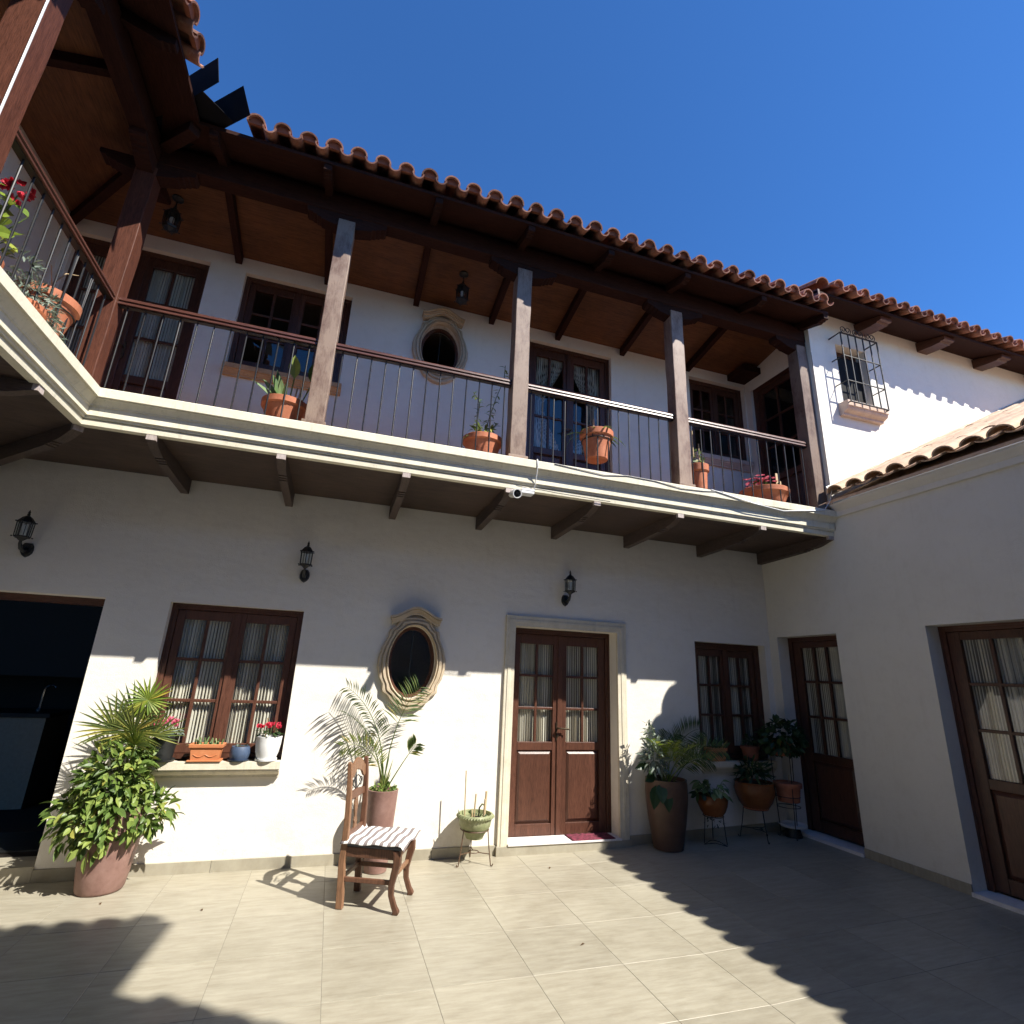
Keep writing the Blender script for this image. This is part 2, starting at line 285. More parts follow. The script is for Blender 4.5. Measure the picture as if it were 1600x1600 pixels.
def inst(o, name, parent, loc=(0, 0, 0), rot=(0, 0, 0), scale=(1, 1, 1)):
    c = bpy.data.objects.new(name, o.data); COL.objects.link(c); c.parent = parent; c.location = loc; c.rotation_euler = rot; c.scale = scale
    return c
def meta(o, label, cat, group=None, kind=None):
    o['label'] = label; o['category'] = cat
    if group: o['group'] = group
    if kind: o['kind'] = kind
    return o
def thing(name, label, cat, loc=(0, 0, 0), rz=0, group=None):
    o = bpy.data.objects.new(name, None); COL.objects.link(o); o.location = loc; o.rotation_euler = (0, 0, rz); o.empty_display_size = 0.1
    return meta(o, label, cat, group)
def structure(o, label=None):
    o['kind'] = 'structure'
    if label: o['label'] = label
    return o

D, XR, XL = 5.352, 5.05, -3.0        # facade plane, right wing wall, left wing wall
ZF, ZS = 3.46, 3.205                 # gallery floor, gallery soffit
def fz(x): return 0.0 if x < 2.42 else 0.0316*(x-2.42)   # the courtyard rises a little to the right

def wall_sheet(b, P, u0, u1, w0, w1, holes=(), ovals=()):
    """wall face in plane P(u, depth, w) with openings (u0,u1,w0,w1,depth) and oval openings (uc,wc,a,b,depth)"""
    us = {u0, u1}; ws = {w0, w1}; rects = [h[:4] for h in holes]+[(c-a*1.15, c+a*1.15, d-e*1.15, d+e*1.15) for c, d, a, e, _ in ovals]
    for h in rects:
        us |= {max(u0, h[0]), min(u1, h[1])}; ws |= {max(w0, h[2]), min(w1, h[3])}
    us = sorted(us); ws = sorted(ws)
    for i in range(len(us)-1):
        for j in range(len(ws)-1):
            cu, cw = (us[i]+us[i+1])/2, (ws[j]+ws[j+1])/2
            if any(h[0] < cu < h[1] and h[2] < cw < h[3] for h in rects): continue
            b.quad(P(us[i], 0, ws[j]), P(us[i+1], 0, ws[j]), P(us[i+1], 0, ws[j+1]), P(us[i], 0, ws[j+1]))
    for a0, a1, c0, c1, d in holes:
        b.quad(P(a0, 0, c0), P(a0, 0, c1), P(a0, d, c1), P(a0, d, c0)); b.quad(P(a1, 0, c0), P(a1, d, c0), P(a1, d, c1), P(a1, 0, c1))
        b.quad(P(a0, 0, c1), P(a1, 0, c1), P(a1, d, c1), P(a0, d, c1)); b.quad(P(a0, 0, c0), P(a0, d, c0), P(a1, d, c0), P(a1, 0, c0))
    n = 48
    for uc, wc, a, e, d in ovals:
        A = a*1.15; E = e*1.15
        for k in range(n):
            pts = []
            for q in (k, k+1):
                t = 2*PI*q/n; cx, sx = math.cos(t), math.sin(t); m = max(abs(cx), abs(sx))
                pts.append(((uc+a*cx, wc+e*sx), (uc+A*cx/m, wc+E*sx/m)))
            (i0, o0), (i1, o1) = pts
            b.quad(P(i0[0], 0, i0[1]), P(o0[0], 0, o0[1]), P(o1[0], 0, o1[1]), P(i1[0], 0, i1[1]))
            b.quad(P(i0[0], 0, i0[1]), P(i1[0], 0, i1[1]), P(i1[0], d, i1[1]), P(i0[0], d, i0[1]))
    return b
PF = lambda u, d, w: (u, D+d, w)
PR = lambda u, d, w: (XR+d, -u, w)          # u = -y
PLW = lambda u, d, w: (XL-d, u, w)

# ------------------------------------------------------------------ the setting: ground and tiled courtyard
g = B().quad((-400, -400, -0.06), (400, -400, -0.06), (400, 400, -0.06), (-400, 400, -0.06)).build('ground', 'ground'); structure(g)
TX, TY, GAP = 0.563, 0.547, 0.003
fl = B()
fl.quad((-4.3, -3, -0.0016), (2.42, -3, -0.0016), (2.42, D+0.25, -0.0016), (-4.3, D+0.25, -0.0016))
fl.quad((2.42, -3, -0.0016), (5.6, -3, fz(5.6)-0.0016), (5.6, D+0.25, fz(5.6)-0.0016), (2.42, D+0.25, -0.0016))
FLOOR = structure(fl.build('courtyard_floor', 'grout'))
hx, hy = TX/2-GAP/2, TY/2-GAP/2
tb = B(); c = 0.0009
tb.add([(-hx, -hy, -0.004), (hx, -hy, -0.004), (hx, hy, -0.004), (-hx, hy, -0.004), (-hx, -hy, -c), (hx, -hy, -c), (hx, hy, -c), (-hx, hy, -c),
        (-hx+c, -hy+c, 0), (hx-c, -hy+c, 0), (hx-c, hy-c, 0), (-hx+c, hy-c, 0)],
       [(8, 9, 10, 11), (0, 1, 5, 4), (1, 2, 6, 5), (2, 3, 7, 6), (3, 0, 4, 7), (4, 5, 9, 8), (5, 6, 10, 9), (6, 7, 11, 10), (7, 4, 8, 11)])
T0 = tb.build('floor_tile', 'floor_tile', FLOOR); first = True
random.seed(3)
for i in range(-7, 9):
    for j in range(-1, 12):
        x = 0.168+TX*(i+0.5); y = 4.170+TY*1.5+0.545-0.547*(j+0.5)
        if y > D+0.2: continue
        o = T0 if first else inst(T0, 'floor_tile', FLOOR); first = False
        sl_ = -math.atan(0.0316) if x > 2.42 else 0
        o.location = (x, y, fz(x)+random.uniform(-0.0004, 0.0004)); o.rotation_euler = (0, sl_, 0)

# ------------------------------------------------------------------ windows and doors
def curtain_mesh(u0, u1, w0, w1, v, period=0.026, amp=0.011, tie=None, seed=0):
    """pleated cloth; tie = (side, height): gathered towards one side at that height"""
    rnd = random.Random(seed); b = B(); n = max(8, int((u1-u0)/period*6)); rows = 12 if tie else 5
    ph = [rnd.uniform(-0.5, 0.5) for _ in range(n+1)]
    for k in range(1, n+1): ph[k] = ph[k-1]*0.85+ph[k]*0.35
    for j in range(rows+1):
        q = j/rows; w = w1+(w0-w1)*q
        for i in range(n+1):
            t = i/n; u = u0+(u1-u0)*t
            if tie:
                side, th = tie; zt = (w1-th)/(w1-w0); f = max(0.0, 1-abs(q-zt)/0.55); f = f*f*(3-2*f)*0.62
                a = u0 if side < 0 else u1
                u = u+(a-u)*f
            a_ = 2*PI*t*(u1-u0)/period+ph[i]*2.2+0.12*math.sin(q*3+i*0.07)
            vv = v+amp*math.sin(a_)*(0.75+0.45*math.sin(t*23+seed))+0.006*math.sin(t*9+q*2)
            b.v.append((u, vv, w))
    for j in range(rows):
        for i in range(n):
            a = j*(n+1)+i; b.f.append((a, a+1, a+n+2, a+n+1))
    return b
def handle(parent, u, v, w, side=1):
    b = B(); b.box(u-0.018, u+0.018, v-0.012, v, w-0.09, w+0.09)
    b.tube([(u, v-0.005, w+0.03), (u, v-0.05, w+0.03), (u+side*0.02, v-0.055, w+0.03), (u+side*0.11, v-0.055, w+0.024)], 0.009, 8)
    b.lathe([(0.004, -0.014), (0.011, -0.012), (0.011, 0.0)], (u, v-0.012, w-0.04), 10)
    return b.build('handle', 'brass', parent, True)
def casement(parent, name, loc, rz, W, H, leaves=2, cols=2, rows=3, panel=None, fw_=0.05, st=0.06, glaz=True, curtain='full', hnd=None, label=None, dv=0.07, wood='wood', seed=1, top=0.08, meet=None, sillbar=True, cur_amp=0.015):
    """outer frame is the part; leaves, panes, panels, curtains and handles are its sub-parts.  Local u=x, depth=y, up=z"""
    f = B(); f.box(0, fw_, 0, dv, 0, H); f.box(W-fw_, W, 0, dv, 0, H); f.box(fw_, W-fw_, 0.002, dv, H-fw_, H)
    f.box(0.0, fw_*0.35, -0.008, 0, 0, H); f.box(W-fw_*0.35, W, -0.008, 0, 0, H); f.box(fw_*0.35, W-fw_*0.35, -0.006, 0.002, H-fw_*0.35, H)
    if panel is None and sillbar: f.box(fw_, W-fw_, 0.002, dv, 0, fw_*0.8)
    root = f.build(name, wood+'_z', parent, loc=loc, rot=(0, 0, rz))
    if label: root['label'] = label
    w0 = (fw_*0.8 if panel is None else 0.012); iw = (W-2*fw_)/leaves; pane_cache = {}; panels = {}
    for L in range(leaves):
        a0 = fw_+L*iw+0.002; a1 = a0+iw-0.004; lf = B(); v0, v1 = 0.012, 0.052
        z0, z1 = w0+0.003, H-fw_-0.003
        gb = z0+0.075 if panel is None else z0+panel
        lf.box(a0, a0+st, v0, v1, z0, z1); lf.box(a1-st, a1, v0, v1, z0, z1); lf.box(a0+st, a1-st, v0+0.002, v1-0.002, z1-top, z1)
        if panel is None: lf.box(a0+st, a1-st, v0+0.002, v1-0.002, z0, gb)
        else:
            lf.box(a0+st, a1-st, v0+0.002, v1-0.002, z0, z0+0.11); lf.box(a0+st, a1-st, v0+0.002, v1-0.002, gb-0.08, gb)
        gu0, gu1, gw0, gw1 = a0+st, a1-st, gb, z1-top; mt = 0.026
        for k in range(1, cols):
            u = gu0+(gu1-gu0)*k/cols; lf.box(u-mt/2, u+mt/2, v0+0.005, v1-0.005, gw0, gw1)
        for k in range(1, rows):
            q = gw0+(gw1-gw0)*k/rows; lf.box(gu0, gu1, v0+0.007, v1-0.007, q-mt/2, q+mt/2)
        if L == 0 and leaves == 2: lf.box(a1-0.028, a1+0.024, v0-0.014, v0, z0, z1)
        lf.build('leaf', wood+'_z', root, bevel=0.004)
        pw = (gu1-gu0)/cols-mt; ph = (gw1-gw0)/rows-mt
        for i in range(cols):
            for j in range(rows):
                cu = gu0+(gu1-gu0)*(i+0.5)/cols; cw = gw0+(gw1-gw0)*(j+0.5)/rows
                if 'p' not in pane_cache:
                    hw, hh = (gu1-gu0)/cols/2-0.004, (gw1-gw0)/rows/2-0.004
                    pane_cache['p'] = B().quad((-hw, 0, -hh), (hw, 0, -hh), (hw, 0, hh), (-hw, 0, hh)).build('pane', 'glass', root, loc=(cu, 0.034, cw))
                else: inst(pane_cache['p'], 'pane', root, (cu, 0.034, cw))
        if panel is not None:
            p0, p1, q0, q1 = a0+st, a1-st, z0+0.11, gb-0.08; e = 0.035; pb = B()
            pb.add([(p0, 0.036, q0), (p1, 0.036, q0), (p1, 0.036, q1), (p0, 0.036, q1), (p0+0.012, 0.030, q0+0.012), (p1-0.012, 0.030, q0+0.012), (p1-0.012, 0.030, q1-0.012), (p0+0.012, 0.030, q1-0.012),
                    (p0+e, 0.014, q0+e), (p1-e, 0.014, q0+e), (p1-e, 0.014, q1-e), (p0+e, 0.014, q1-e)],
                   [(0, 1, 5, 4), (1, 2, 6, 5), (2, 3, 7, 6), (3, 0, 4, 7), (4, 5, 9, 8), (5, 6, 10, 9), (6, 7, 11, 10), (7, 4, 8, 11), (8, 9, 10, 11)])
            pb.build('panel', wood+'_z', root)
        if curtain:
            tie = None
            if curtain == 'tied': tie = (-1 if L == 0 else 1, gw0+(gw1-gw0)*0.45)
            if curtain == 'half' and L == leaves-1: tie = (-1, gw0+(gw1-gw0)*0.35)
            curtain_mesh(gu0-0.03, gu1+0.03, gw0-0.03, gw1+0.04, 0.070, tie=tie, seed=seed+L, amp=cur_amp).build('curtain', 'curtain', root, True)
    if hnd: handle(root, hnd[0], 0.012, hnd[1], hnd[2])
    return root
def sill(parent, loc, rz, W, H, proj, mat='trim', over=0.0):
    """moulded stone sill: top slab with stepped cove under it; local origin at its top left on the wall face"""
    prof = [(0.12, 0.0), (-proj, 0.0), (-proj, -H*0.45), (-proj+0.012, -H*0.47), (-proj+0.014, -H*0.58), (-proj+0.028, -H*0.70), (-proj*0.55, -H*0.80), (-proj*0.42, -H*0.84), (-proj*0.40, -H), (0.0, -H), (0.0, -0.002), (0.12, -0.002)]
    b = B(); b.prism(prof, lambda p: (-over, p[0], p[1]), lambda p: (W+over, p[0], p[1]))
    return b.build('sill', mat, parent, loc=loc, rot=(0, 0, rz))

# ------------------------------------------------------------------ main house (facade, gallery, roof)
HOUSE = thing('main_house', 'two-storey white plastered courtyard house with wooden gallery and tiled roof', 'building')
OV = (0.735, 1.68, 0.225, 0.335, 0.16); OV2 = (0.725, 5.145, 0.225, 0.335, 0.16)
gwall = B()
wall_sheet(gwall, PF, XL, XR, -0.03, ZS+0.02, [(XL-0.5, -1.885, 0.10, 2.08, 0.22), (-1.40, -0.305, 0.815, 2.085, 0.09), (1.77, 2.945, 0.05, 2.085, 0.17), (3.967, 4.965, 0.79, 2.06, 0.12)], [OV])
gwall.build('ground_floor_wall', 'plaster', HOUSE)
uwall = B()
wall_sheet(uwall, PF, XL, XR, ZF-0.1, 5.82, [(-2.92, -1.745, ZF, 5.595, 0.07), (-1.40, -0.305, 4.465, 5.575, 0.07), (1.816, 2.935, ZF, 5.59, 0.07), (4.12, 5.03, 4.46, 5.60, 0.08)], [OV2])
uwall.build('upper_floor_wall', 'plaster', HOUSE)
# dark rooms behind the openings
def room(x0, x1, y0, y1, z0, z1, name, mat='interior'):
    b = B(); b.quad((x0, y1, z0), (x1, y1, z0), (x1, y1, z1), (x0, y1, z1)); b.quad((x0, y0, z0), (x0, y1, z0), (x0, y1, z1), (x0, y0, z1)); b.quad((x1, y0, z0), (x1, y0, z1), (x1, y1, z1), (x1, y1, z0))
    b.quad((x0, y0, z0), (x1, y0, z0), (x1, y1, z0), (x0, y1, z0)); b.quad((x0, y0, z1), (x0, y1, z1), (x1, y1, z1), (x1, y0, z1))
    return b.build(name, mat, HOUSE)
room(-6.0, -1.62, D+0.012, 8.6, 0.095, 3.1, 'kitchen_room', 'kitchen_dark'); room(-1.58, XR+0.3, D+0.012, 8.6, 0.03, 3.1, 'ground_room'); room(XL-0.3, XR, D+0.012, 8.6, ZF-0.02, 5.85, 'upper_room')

casement(HOUSE, 'window', (-1.40, D+0.085, 0.815), 0, 1.095, 1.27, curtain='full', seed=11, label='brown casement window with striped curtains above the flower pots')
sill(HOUSE, (-1.40, D, 0.815), 0, 1.095, 0.125, 0.10, 'trim')
casement(HOUSE, 'window', (3.967, D+0.115, 0.79), 0, 0.998, 1.27, fw_=0.07, seed=21, label='dark casement window in the shaded corner')
sill(HOUSE, (3.967, D, 0.79), 0, 0.95, 0.125, 0.08, 'trim')
casement(HOUSE, 'door', (1.77, D+0.16, 0.075), 0, 1.175, 2.005, panel=0.86, st=0.075, top=0.10, hnd=(0.565, 0.98, 1), seed=31, label='double brown door with panes over raised panels')
# stone surround of the door
sb = B()
for x0, x1, z0, z1 in ((1.667, 1.77, 0.02, 2.193), (2.945, 3.052, 0.02, 2.193), (1.77, 2.945, 2.085, 2.193)):
    sb.box(x0, x1, D-0.03, D+0.004, z0, z1)
for x0, x1 in ((1.695, 1.73), (2.985, 3.02)): sb.box(x0, x1, D-0.036, D-0.03, 0.02, 2.15)
sb.box(1.695, 3.02, D-0.0355, D-0.0301, 2.12, 2.155)
sb.build('door_surround', 'trim', HOUSE, bevel=0.003)
st = B(); st.box(1.655, 3.062, D-0.045, D+0.16, -0.02, 0.078); st.build('door_step', 'floor_tile', HOUSE, bevel=0.003)
st = B(); st.box(1.765, 2.95, D-0.055, D+0.165, 0.0782, 0.096); st.build('threshold', 'marble', HOUSE, bevel=0.003)
# kitchen passage: frame, threshold
kf = B(); kf.box(XL, -1.885, D+0.16, D+0.22, 2.02, 2.08); kf.box(-1.935, -1.8852, D+0.17, D+0.22, 0.1, 2.02); kf.build('passage_frame', 'wood_x', HOUSE)
kf = B(); kf.box(XL, -1.886, D-0.012, D+0.25, 0.0, 0.104); kf.build('passage_step', 'floor_tile', HOUSE)
# upper floor openings
casement(HOUSE, 'door', (-2.92, D+0.065, ZF), 0, 1.175, 2.135, panel=0.72, st=0.075, top=0.10, hnd=(0.61, 0.98, -1), seed=41, label='upper double door with curtains behind the corner post')
casement(HOUSE, 'window', (-1.40, D+0.065, 4.465), 0, 1.095, 1.11, curtain=None, seed=51, label='dark upper casement window beside the corner door')
sill(HOUSE, (-1.40, D, 4.45), 0, 1.11, 0.115, 0.07, 'sill_clay', 0.01)
casement(HOUSE, 'door', (1.816, D+0.065, ZF), 0, 1.119, 2.13, panel=0.72, st=0.07, top=0.10, curtain='tied', hnd=(0.58, 0.98, -1), seed=61, label='upper double door with tied back curtains behind the hanging pot')
casement(HOUSE, 'window', (4.12, D+0.075, 4.46), 0, 0.91, 1.14, curtain=None, seed=71, label='dark upper window at the end of the gallery')
sill(HOUSE, (4.12, D, 4.45), 0, 0.90, 0.13, 0.07, 'sill_pink')

def oval_window(uc, wc, label, bend):
    """carved stone frame round an oval pane; the frame is the part"""
    HP = [(0.0, 0.42), (0.15, 0.405), (0.162, 0.365), (0.190, 0.318), (0.240, 0.290), (0.248, 0.225), (0.295, 0.125), (0.322, 0.03), (0.322, -0.06), (0.298, -0.155), (0.262, -0.215), (0.262, -0.280), (0.205, -0.312), (0.172, -0.368), (0.085, -0.425), (0.0, -0.445)]
    PA = [(math.atan2(z, x), x, z) for x, z in HP]
    def outline(t):
        t = (t+PI) % (2*PI)-PI; mx = 1
        if abs(t) > PI/2: t = (PI-t if t > 0 else -PI-t); mx = -1
        for (a0, x0, z0), (a1, x1, z1) in zip(PA, PA[1:]):
            if a1-1e-9 <= t <= a0+1e-9:
                f = (t-a0)/(a1-a0) if abs(a1-a0) > 1e-9 else 0
                return mx*(x0+(x1-x0)*f), z0+(z1-z0)*f
        return 0.0, math.copysign(0.44, t)
    n = 120; ia, ie = 0.225, 0.335; b = B()
    steps = [(0.0, -0.050), (0.10, -0.064), (0.17, -0.060), (0.22, -0.040), (0.27, -0.040), (0.33, -0.058), (0.55, -0.058), (0.62, -0.038), (0.68, -0.038), (0.74, -0.048), (0.93, -0.044), (1.0, -0.028), (1.0, 0.004)]
    rings = []
    for f, v in steps:
        ring = []
        for k in range(n):
            t = 2*PI*k/n; ox, oz = outline(t); ix, iz = ia*math.cos(t), ie*math.sin(t)
            ring.append((ix+(ox-ix)*f, v, iz+(oz-iz)*f))
        rings.append(ring)
    rings.insert(0, [(ia*math.cos(2*PI*k/n), 0.10, ie*math.sin(2*PI*k/n)) for k in range(n)])
    for r_ in rings: b.v += r_
    for i in range(len(rings)-1):
        for k in range(n): q = i*n; b.f.append((q+k, q+(k+1) % n, q+n+(k+1) % n, q+n+k))
    root = b.build('oval_window', 'carved', HOUSE, True, loc=(uc, D, wc)); root['label'] = label
    # crown moulding on top: swept S-curve
    path = []
    for i in range(25):
        t = -1+2*i/24; path.append((0.245*t, 0.398+0.095*(0.5+0.5*math.cos(PI*t))))
    for (off, dep, th) in ((0.0, 0.105, 0.022), (-0.023, 0.085, 0.02), (-0.050, 0.066, 0.034)):
        cb = B()
        sc = 1.0-(-off)*1.2
        for i in range(24):
            (x0, z0), (x1, z1) = path[i], path[i+1]
            vs = [(x0*sc, -dep, z0+off), (x1*sc, -dep, z1+off), (x1*sc, -dep, z1+off+th), (x0*sc, -dep, z0+off+th), (x0*sc, 0.002, z0+off), (x1*sc, 0.002, z1+off), (x1*sc, 0.002, z1+off+th), (x0*sc, 0.002, z0+off+th)]
            fs = [(0, 1, 2, 3), (3, 2, 6, 7), (0, 4, 5, 1)]
            if i == 0: fs.append((0, 3, 7, 4))
            if i == 23: fs.append((1, 5, 6, 2))
            cb.add(vs, fs)
        cb.build('crown_moulding', 'carved', root)
    # oval wooden frame, pane and curtain
    f = B(); rr = [(ia-0.002, ie-0.002, 0.06), (ia-0.03, ie-0.03, 0.06), (ia-0.034, ie-0.034, 0.10)]
    for a, e, v in rr: f.v += [(a*math.cos(2*PI*k/n), v, e*math.sin(2*PI*k/n)) for k in range(n)]
    for i in range(2):
        for k in range(n): q = i*n; f.f.append((q+k, q+(k+1) % n, q+n+(k+1) % n, q+n+k))
    f.build('frame', 'wood_z', root, True)
    p = B(); p.add([((ia-0.031)*math.cos(2*PI*k/n), 0.085, (ie-0.031)*math.sin(2*PI*k/n)) for k in range(n)], [tuple(range(n))]); p.build('pane', 'glass', root)
    k_ = B(); k_.tube([(0.0, 0.11, -0.3), (0.004, 0.11, 0.3)], 0.007, 6); k_.build('bar', 'lantern_iron', root)
    return root
oval_window(OV[0], OV[1], 'carved stone oval window on the ground floor', 0); oval_window(OV2[0], OV2[1], 'carved stone oval window on the gallery', 0)

# skirting tiles along the facade
def skirting(parent, p0, p1, h, n_, base=0.0):
    p0, p1 = Vector(p0), Vector(p1); d = (p1-p0); L = d.length; d.normalize(); out_ = Vector((d.y, -d.x, 0)); step = L/n_
    for k in range(n_):
        a = p0+d*(k*step+0.0015); e = p0+d*((k+1)*step-0.0015); b = B()
        za, ze = fz(a.x)-0.003, fz(e.x)-0.003
        vs = []
        for q, zz in ((a, za), (e, ze)):
            for o_, z_ in ((0.013, zz), (0.013, zz+h-0.003), (0.010, zz+h), (-0.001, zz+h), (-0.001, zz)): vs.append(q+out_*o_+Vector((0, 0, z_)))
        b.add(vs, [(0, 5, 6, 1), (1, 6, 7, 2), (2, 7, 8, 3), (4, 3, 2, 1, 0), (5, 6, 7, 8, 9)])
        b.build('skirting_tile', 'floor_tile', parent)
skirting(HOUSE, (-1.885, D, 0), (1.655, D, 0), 0.088, 6); skirting(HOUSE, (3.062, D, 0), (XR, D, 0), 0.088, 4)

# ---- gallery floor, fascia moulding, brackets
FY, FX = 4.27, -1.93            # line of the fascia (bottom), main and left wing
gal = B()
gal.box(XL, XR, FY+0.03, D-0.001, ZS+0.03, ZF); gal.box(XL-0.001, FX-0.03, -1.0, FY+0.03, ZS+0.03, ZF)
GAL = gal.build('gallery_floor', 'clay_floor', HOUSE)
so = B(); so.box(XL, XR, FY+0.005, D-0.002, ZS, ZS+0.028); so.box(XL, FX-0.005, -1.0, FY+0.005, ZS, ZS+0.028); so.build('soffit', 'soffit', GAL)
# profile: (outward distance, z)
prof = [(0.0, ZS-0.012), (0.004, ZS+0.026), (-0.004, ZS+0.028), (-0.004, ZS+0.036), (0.012, ZS+0.038), (0.014, ZS+0.054), (0.028, ZS+0.057), (0.028, ZS+0.125), (0.036, ZS+0.127), (0.037, ZS+0.137), (0.048, ZS+0.150), (0.064, ZS+0.168), (0.074, ZS+0.176), (0.074, ZS+0.182), (0.090, ZS+0.184), (0.092, ZF-0.006), (0.086, ZF), (-0.06, ZF+0.001), (-0.06, ZS-0.012)]
fb = B(); n = len(prof)
line = lambda o_: [(XR-0.002, FY-o_), (FX+o_, FY-o_), (FX+o_, -1.0)]
for o_, z in prof:
    for x, y in line(o_): fb.v.append((x, y, z))
for i in range(n):
    for k in range(2):
        a = i*3+k; e = ((i+1) % n)*3+k; fb.f.append((a, a+1, e+1, e))
fb.build('fascia_moulding', 'trim_white', GAL, bevel=0)
def bracket(x, y0, ang, L, label=None):
    """carved joist end: deep at the wall, curved up to a small square end"""
    p = [(0, 0.0), (L, 0.0), (L, -0.052)]
    for i in range(1, 7):
        t = i/6; p.append((L-0.02-0.22*t, -0.052-0.05*math.sin(t*PI/2)))
    for k in range(3):
        q = L-0.25-0.045*k; z = -0.102-0.006*k; p += [(q, z), (q, z+0.012), (q-0.018, z+0.012), (q-0.018, z-0.003)]
    p += [(0, -0.137)]
    b = B(); b.prism(p, lambda q: (-0.033, -q[0], q[1]), lambda q: (0.033, -q[0], q[1]))
    o = b.build('joist_end', 'bracket_wood', GAL, loc=(x, y0, ZS-0.001), rot=(0, 0, ang))
    e = B(); e.box(-0.0332, 0.0332, -L-0.003, -L+0.03, -0.0525, 0.0); e2 = e.build('joist_end_sunlit', 'bracket_end_sunlit', GAL, loc=(x, y0, ZS-0.0012), rot=(0, 0, ang))  # thin pale block carrying the painted sunlight on the joist's front end
for x in (-1.487, -0.589, 0.396, 1.31, 2.18, 3.095, 4.10, 5.01): bracket(x, D-0.002, 0, 1.075)
bracket(XL, D, R(45), 1.475)
for y in (3.72, 2.79, 1.86): bracket(XL+0.001, y, R(90), 1.06)

# ---- gallery posts, rails
CYC, CXL, CW = 4.355, -2.03, 0.076
POSTS = [(-0.395, CYC, 'column_wood'), (1.375, CYC, 'column_wood'), (3.186, CYC, 'column_wood'), (4.965, CYC, 'column_wood'), (CXL, CYC, 'column_red'), (CXL, 2.785, 'column_red'), (CXL, 1.2, 'column_red')]
for x, y, m in POSTS:
    b = B(); rnd = random.Random(int(x*100)); prev = None
    for z in [ZF+0.06+i*0.2 for i in range(11)]+[5.60]:
        ww = CW+rnd.uniform(-0.002, 0.002); jx = rnd.uniform(-0.002, 0.002)
        b.v += [(-ww+jx, -ww, z), (ww+jx, -ww, z), (ww+jx, ww, z), (-ww+jx, ww, z)]
    for i in range(11):
        for k in range(4): b.f.append((i*4+k, i*4+(k+1) % 4, i*4+4+(k+1) % 4, i*4+4+k))
    p = b.build('post', m, HOUSE, loc=(x, y, 0), bevel=0.006)
    f = B(); f.box(-0.095, 0.095, -0.095, 0.095, ZF, ZF+0.062); f.build('base', m, p, bevel=0.004)
    # bolster (zapata) under the beam
    prof2 = [(-0.36, 5.672), (-0.36, 5.635), (-0.345, 5.615), (-0.31, 5.612), (-0.30, 5.598), (-0.27, 5.595), (-0.262, 5.580), (-0.232, 5.577), (-0.222, 5.562), (-0.15, 5.545), (-0.09, 5.53)]
    prof2 = prof2+[(-a, z) for a, z in prof2[::-1]]
    bb = B()
    if abs(x-CXL) > 0.01 or y > 4:
        bb.prism(prof2, lambda q: (q[0], -0.06, q[1]), lambda q: (q[0], 0.06, q[1]))
    if abs(x-CXL) < 0.01:
        bb.prism(prof2, lambda q: (-0.0595, q[0], q[1]-0.001), lambda q: (0.0595, q[0], q[1]-0.001))
    bb.build('bolster', 'beam_x', p, loc=(0, 0, 0))
def rail_run(a, e, axis):
    """wood handrail with grooved edge, bottom bar, and round iron balusters"""
    p = [(-0.034, 4.252), (-0.0345, 4.255), (-0.0310, 4.271), (-0.025, 4.274), (-0.025, 4.281), (-0.0375, 4.285), (-0.0340, 4.302), (-0.028, 4.312), (0.028, 4.312), (0.037, 4.303), (0.037, 4.287), (0.026, 4.281), (0.026, 4.274), (0.034, 4.268), (0.03, 4.252)]
    yc = 4.345; xc = -2.005
    P = (lambda u, v, w: (u, yc+v, w)) if axis == 'x' else (lambda u, v, w: (xc-v, u, w))
    b = B(); b.prism(p, lambda q: P(a, q[0], q[1]), lambda q: P(e, q[0], q[1])); b.build('handrail', 'rail_wood' if axis == 'x' else 'rail_wood_y', GAL)
    b = B(); b.prism([(-0.012, 3.515), (0.012, 3.515), (0.012, 3.53), (-0.012, 3.53)], lambda q: P(a, *q), lambda q: P(e, *q)); b.build('rail_bar', 'iron', GAL); b = B(); b.prism([(-0.02, 4.243), (0.02, 4.243), (0.02, 4.2518), (-0.02, 4.2518)], lambda q: P(a, *q), lambda q: P(e, *q)); b.build('rail_bar', 'iron', GAL)
    n_ = max(1, round((e-a)/0.1225)); L = (e-a)/n_
    if 'bal' not in RC: RC['bal'] = None
    for k in range(n_):
        u = a+(k+0.5)*L; loc = P(u, 0, 0)
        if RC['bal'] is None: RC['bal'] = B().tube([(0, 0, 3.53), (0, 0, 4.243)], 0.0066, 8).build('baluster', 'iron', GAL, True, loc=loc)
        else: inst(RC['bal'], 'baluster', GAL, loc, (0, 0, random.uniform(0, 6)))
RC = {}
px = [-2.03, -0.395, 1.375, 3.186, 4.965]
for i in range(4): rail_run(px[i]+CW, px[i+1]-CW, 'x')
rail_run(2.785+CW, CYC-CW, 'y'); rail_run(1.2+CW, 2.785-CW, 'y')

# ---- beam, ceiling, rafters
bm = B(); bm.box(CXL-0.07, XR, CYC-0.07, CYC+0.07, 5.672, 5.865); bm.build('gallery_beam', 'beam_x', HOUSE, bevel=0.006)
bm = B(); bm.box(CXL-0.07, CXL+0.07, 0.0, CYC-0.0705, 5.672, 5.865); bm.build('gallery_beam', 'beam_y', HOUSE, bevel=0.006)
ZC0, ZC1 = 5.75, 5.935
ce = B(); ce.add([(CXL, CYC, ZC1), (XR, CYC, ZC1), (XR, D-0.001, ZC0), (XL, D-0.001, ZC0)], [(0, 1, 2, 3)]); ce.build('gallery_ceiling', 'ceiling_x', HOUSE)
ce = B(); ce.add([(CXL, 0, ZC1), (CXL, CYC, ZC1), (XL, D, ZC0), (XL, 0, ZC0)], [(0, 1, 2, 3)]); ce.build('gallery_ceiling', 'ceiling_y', HOUSE)
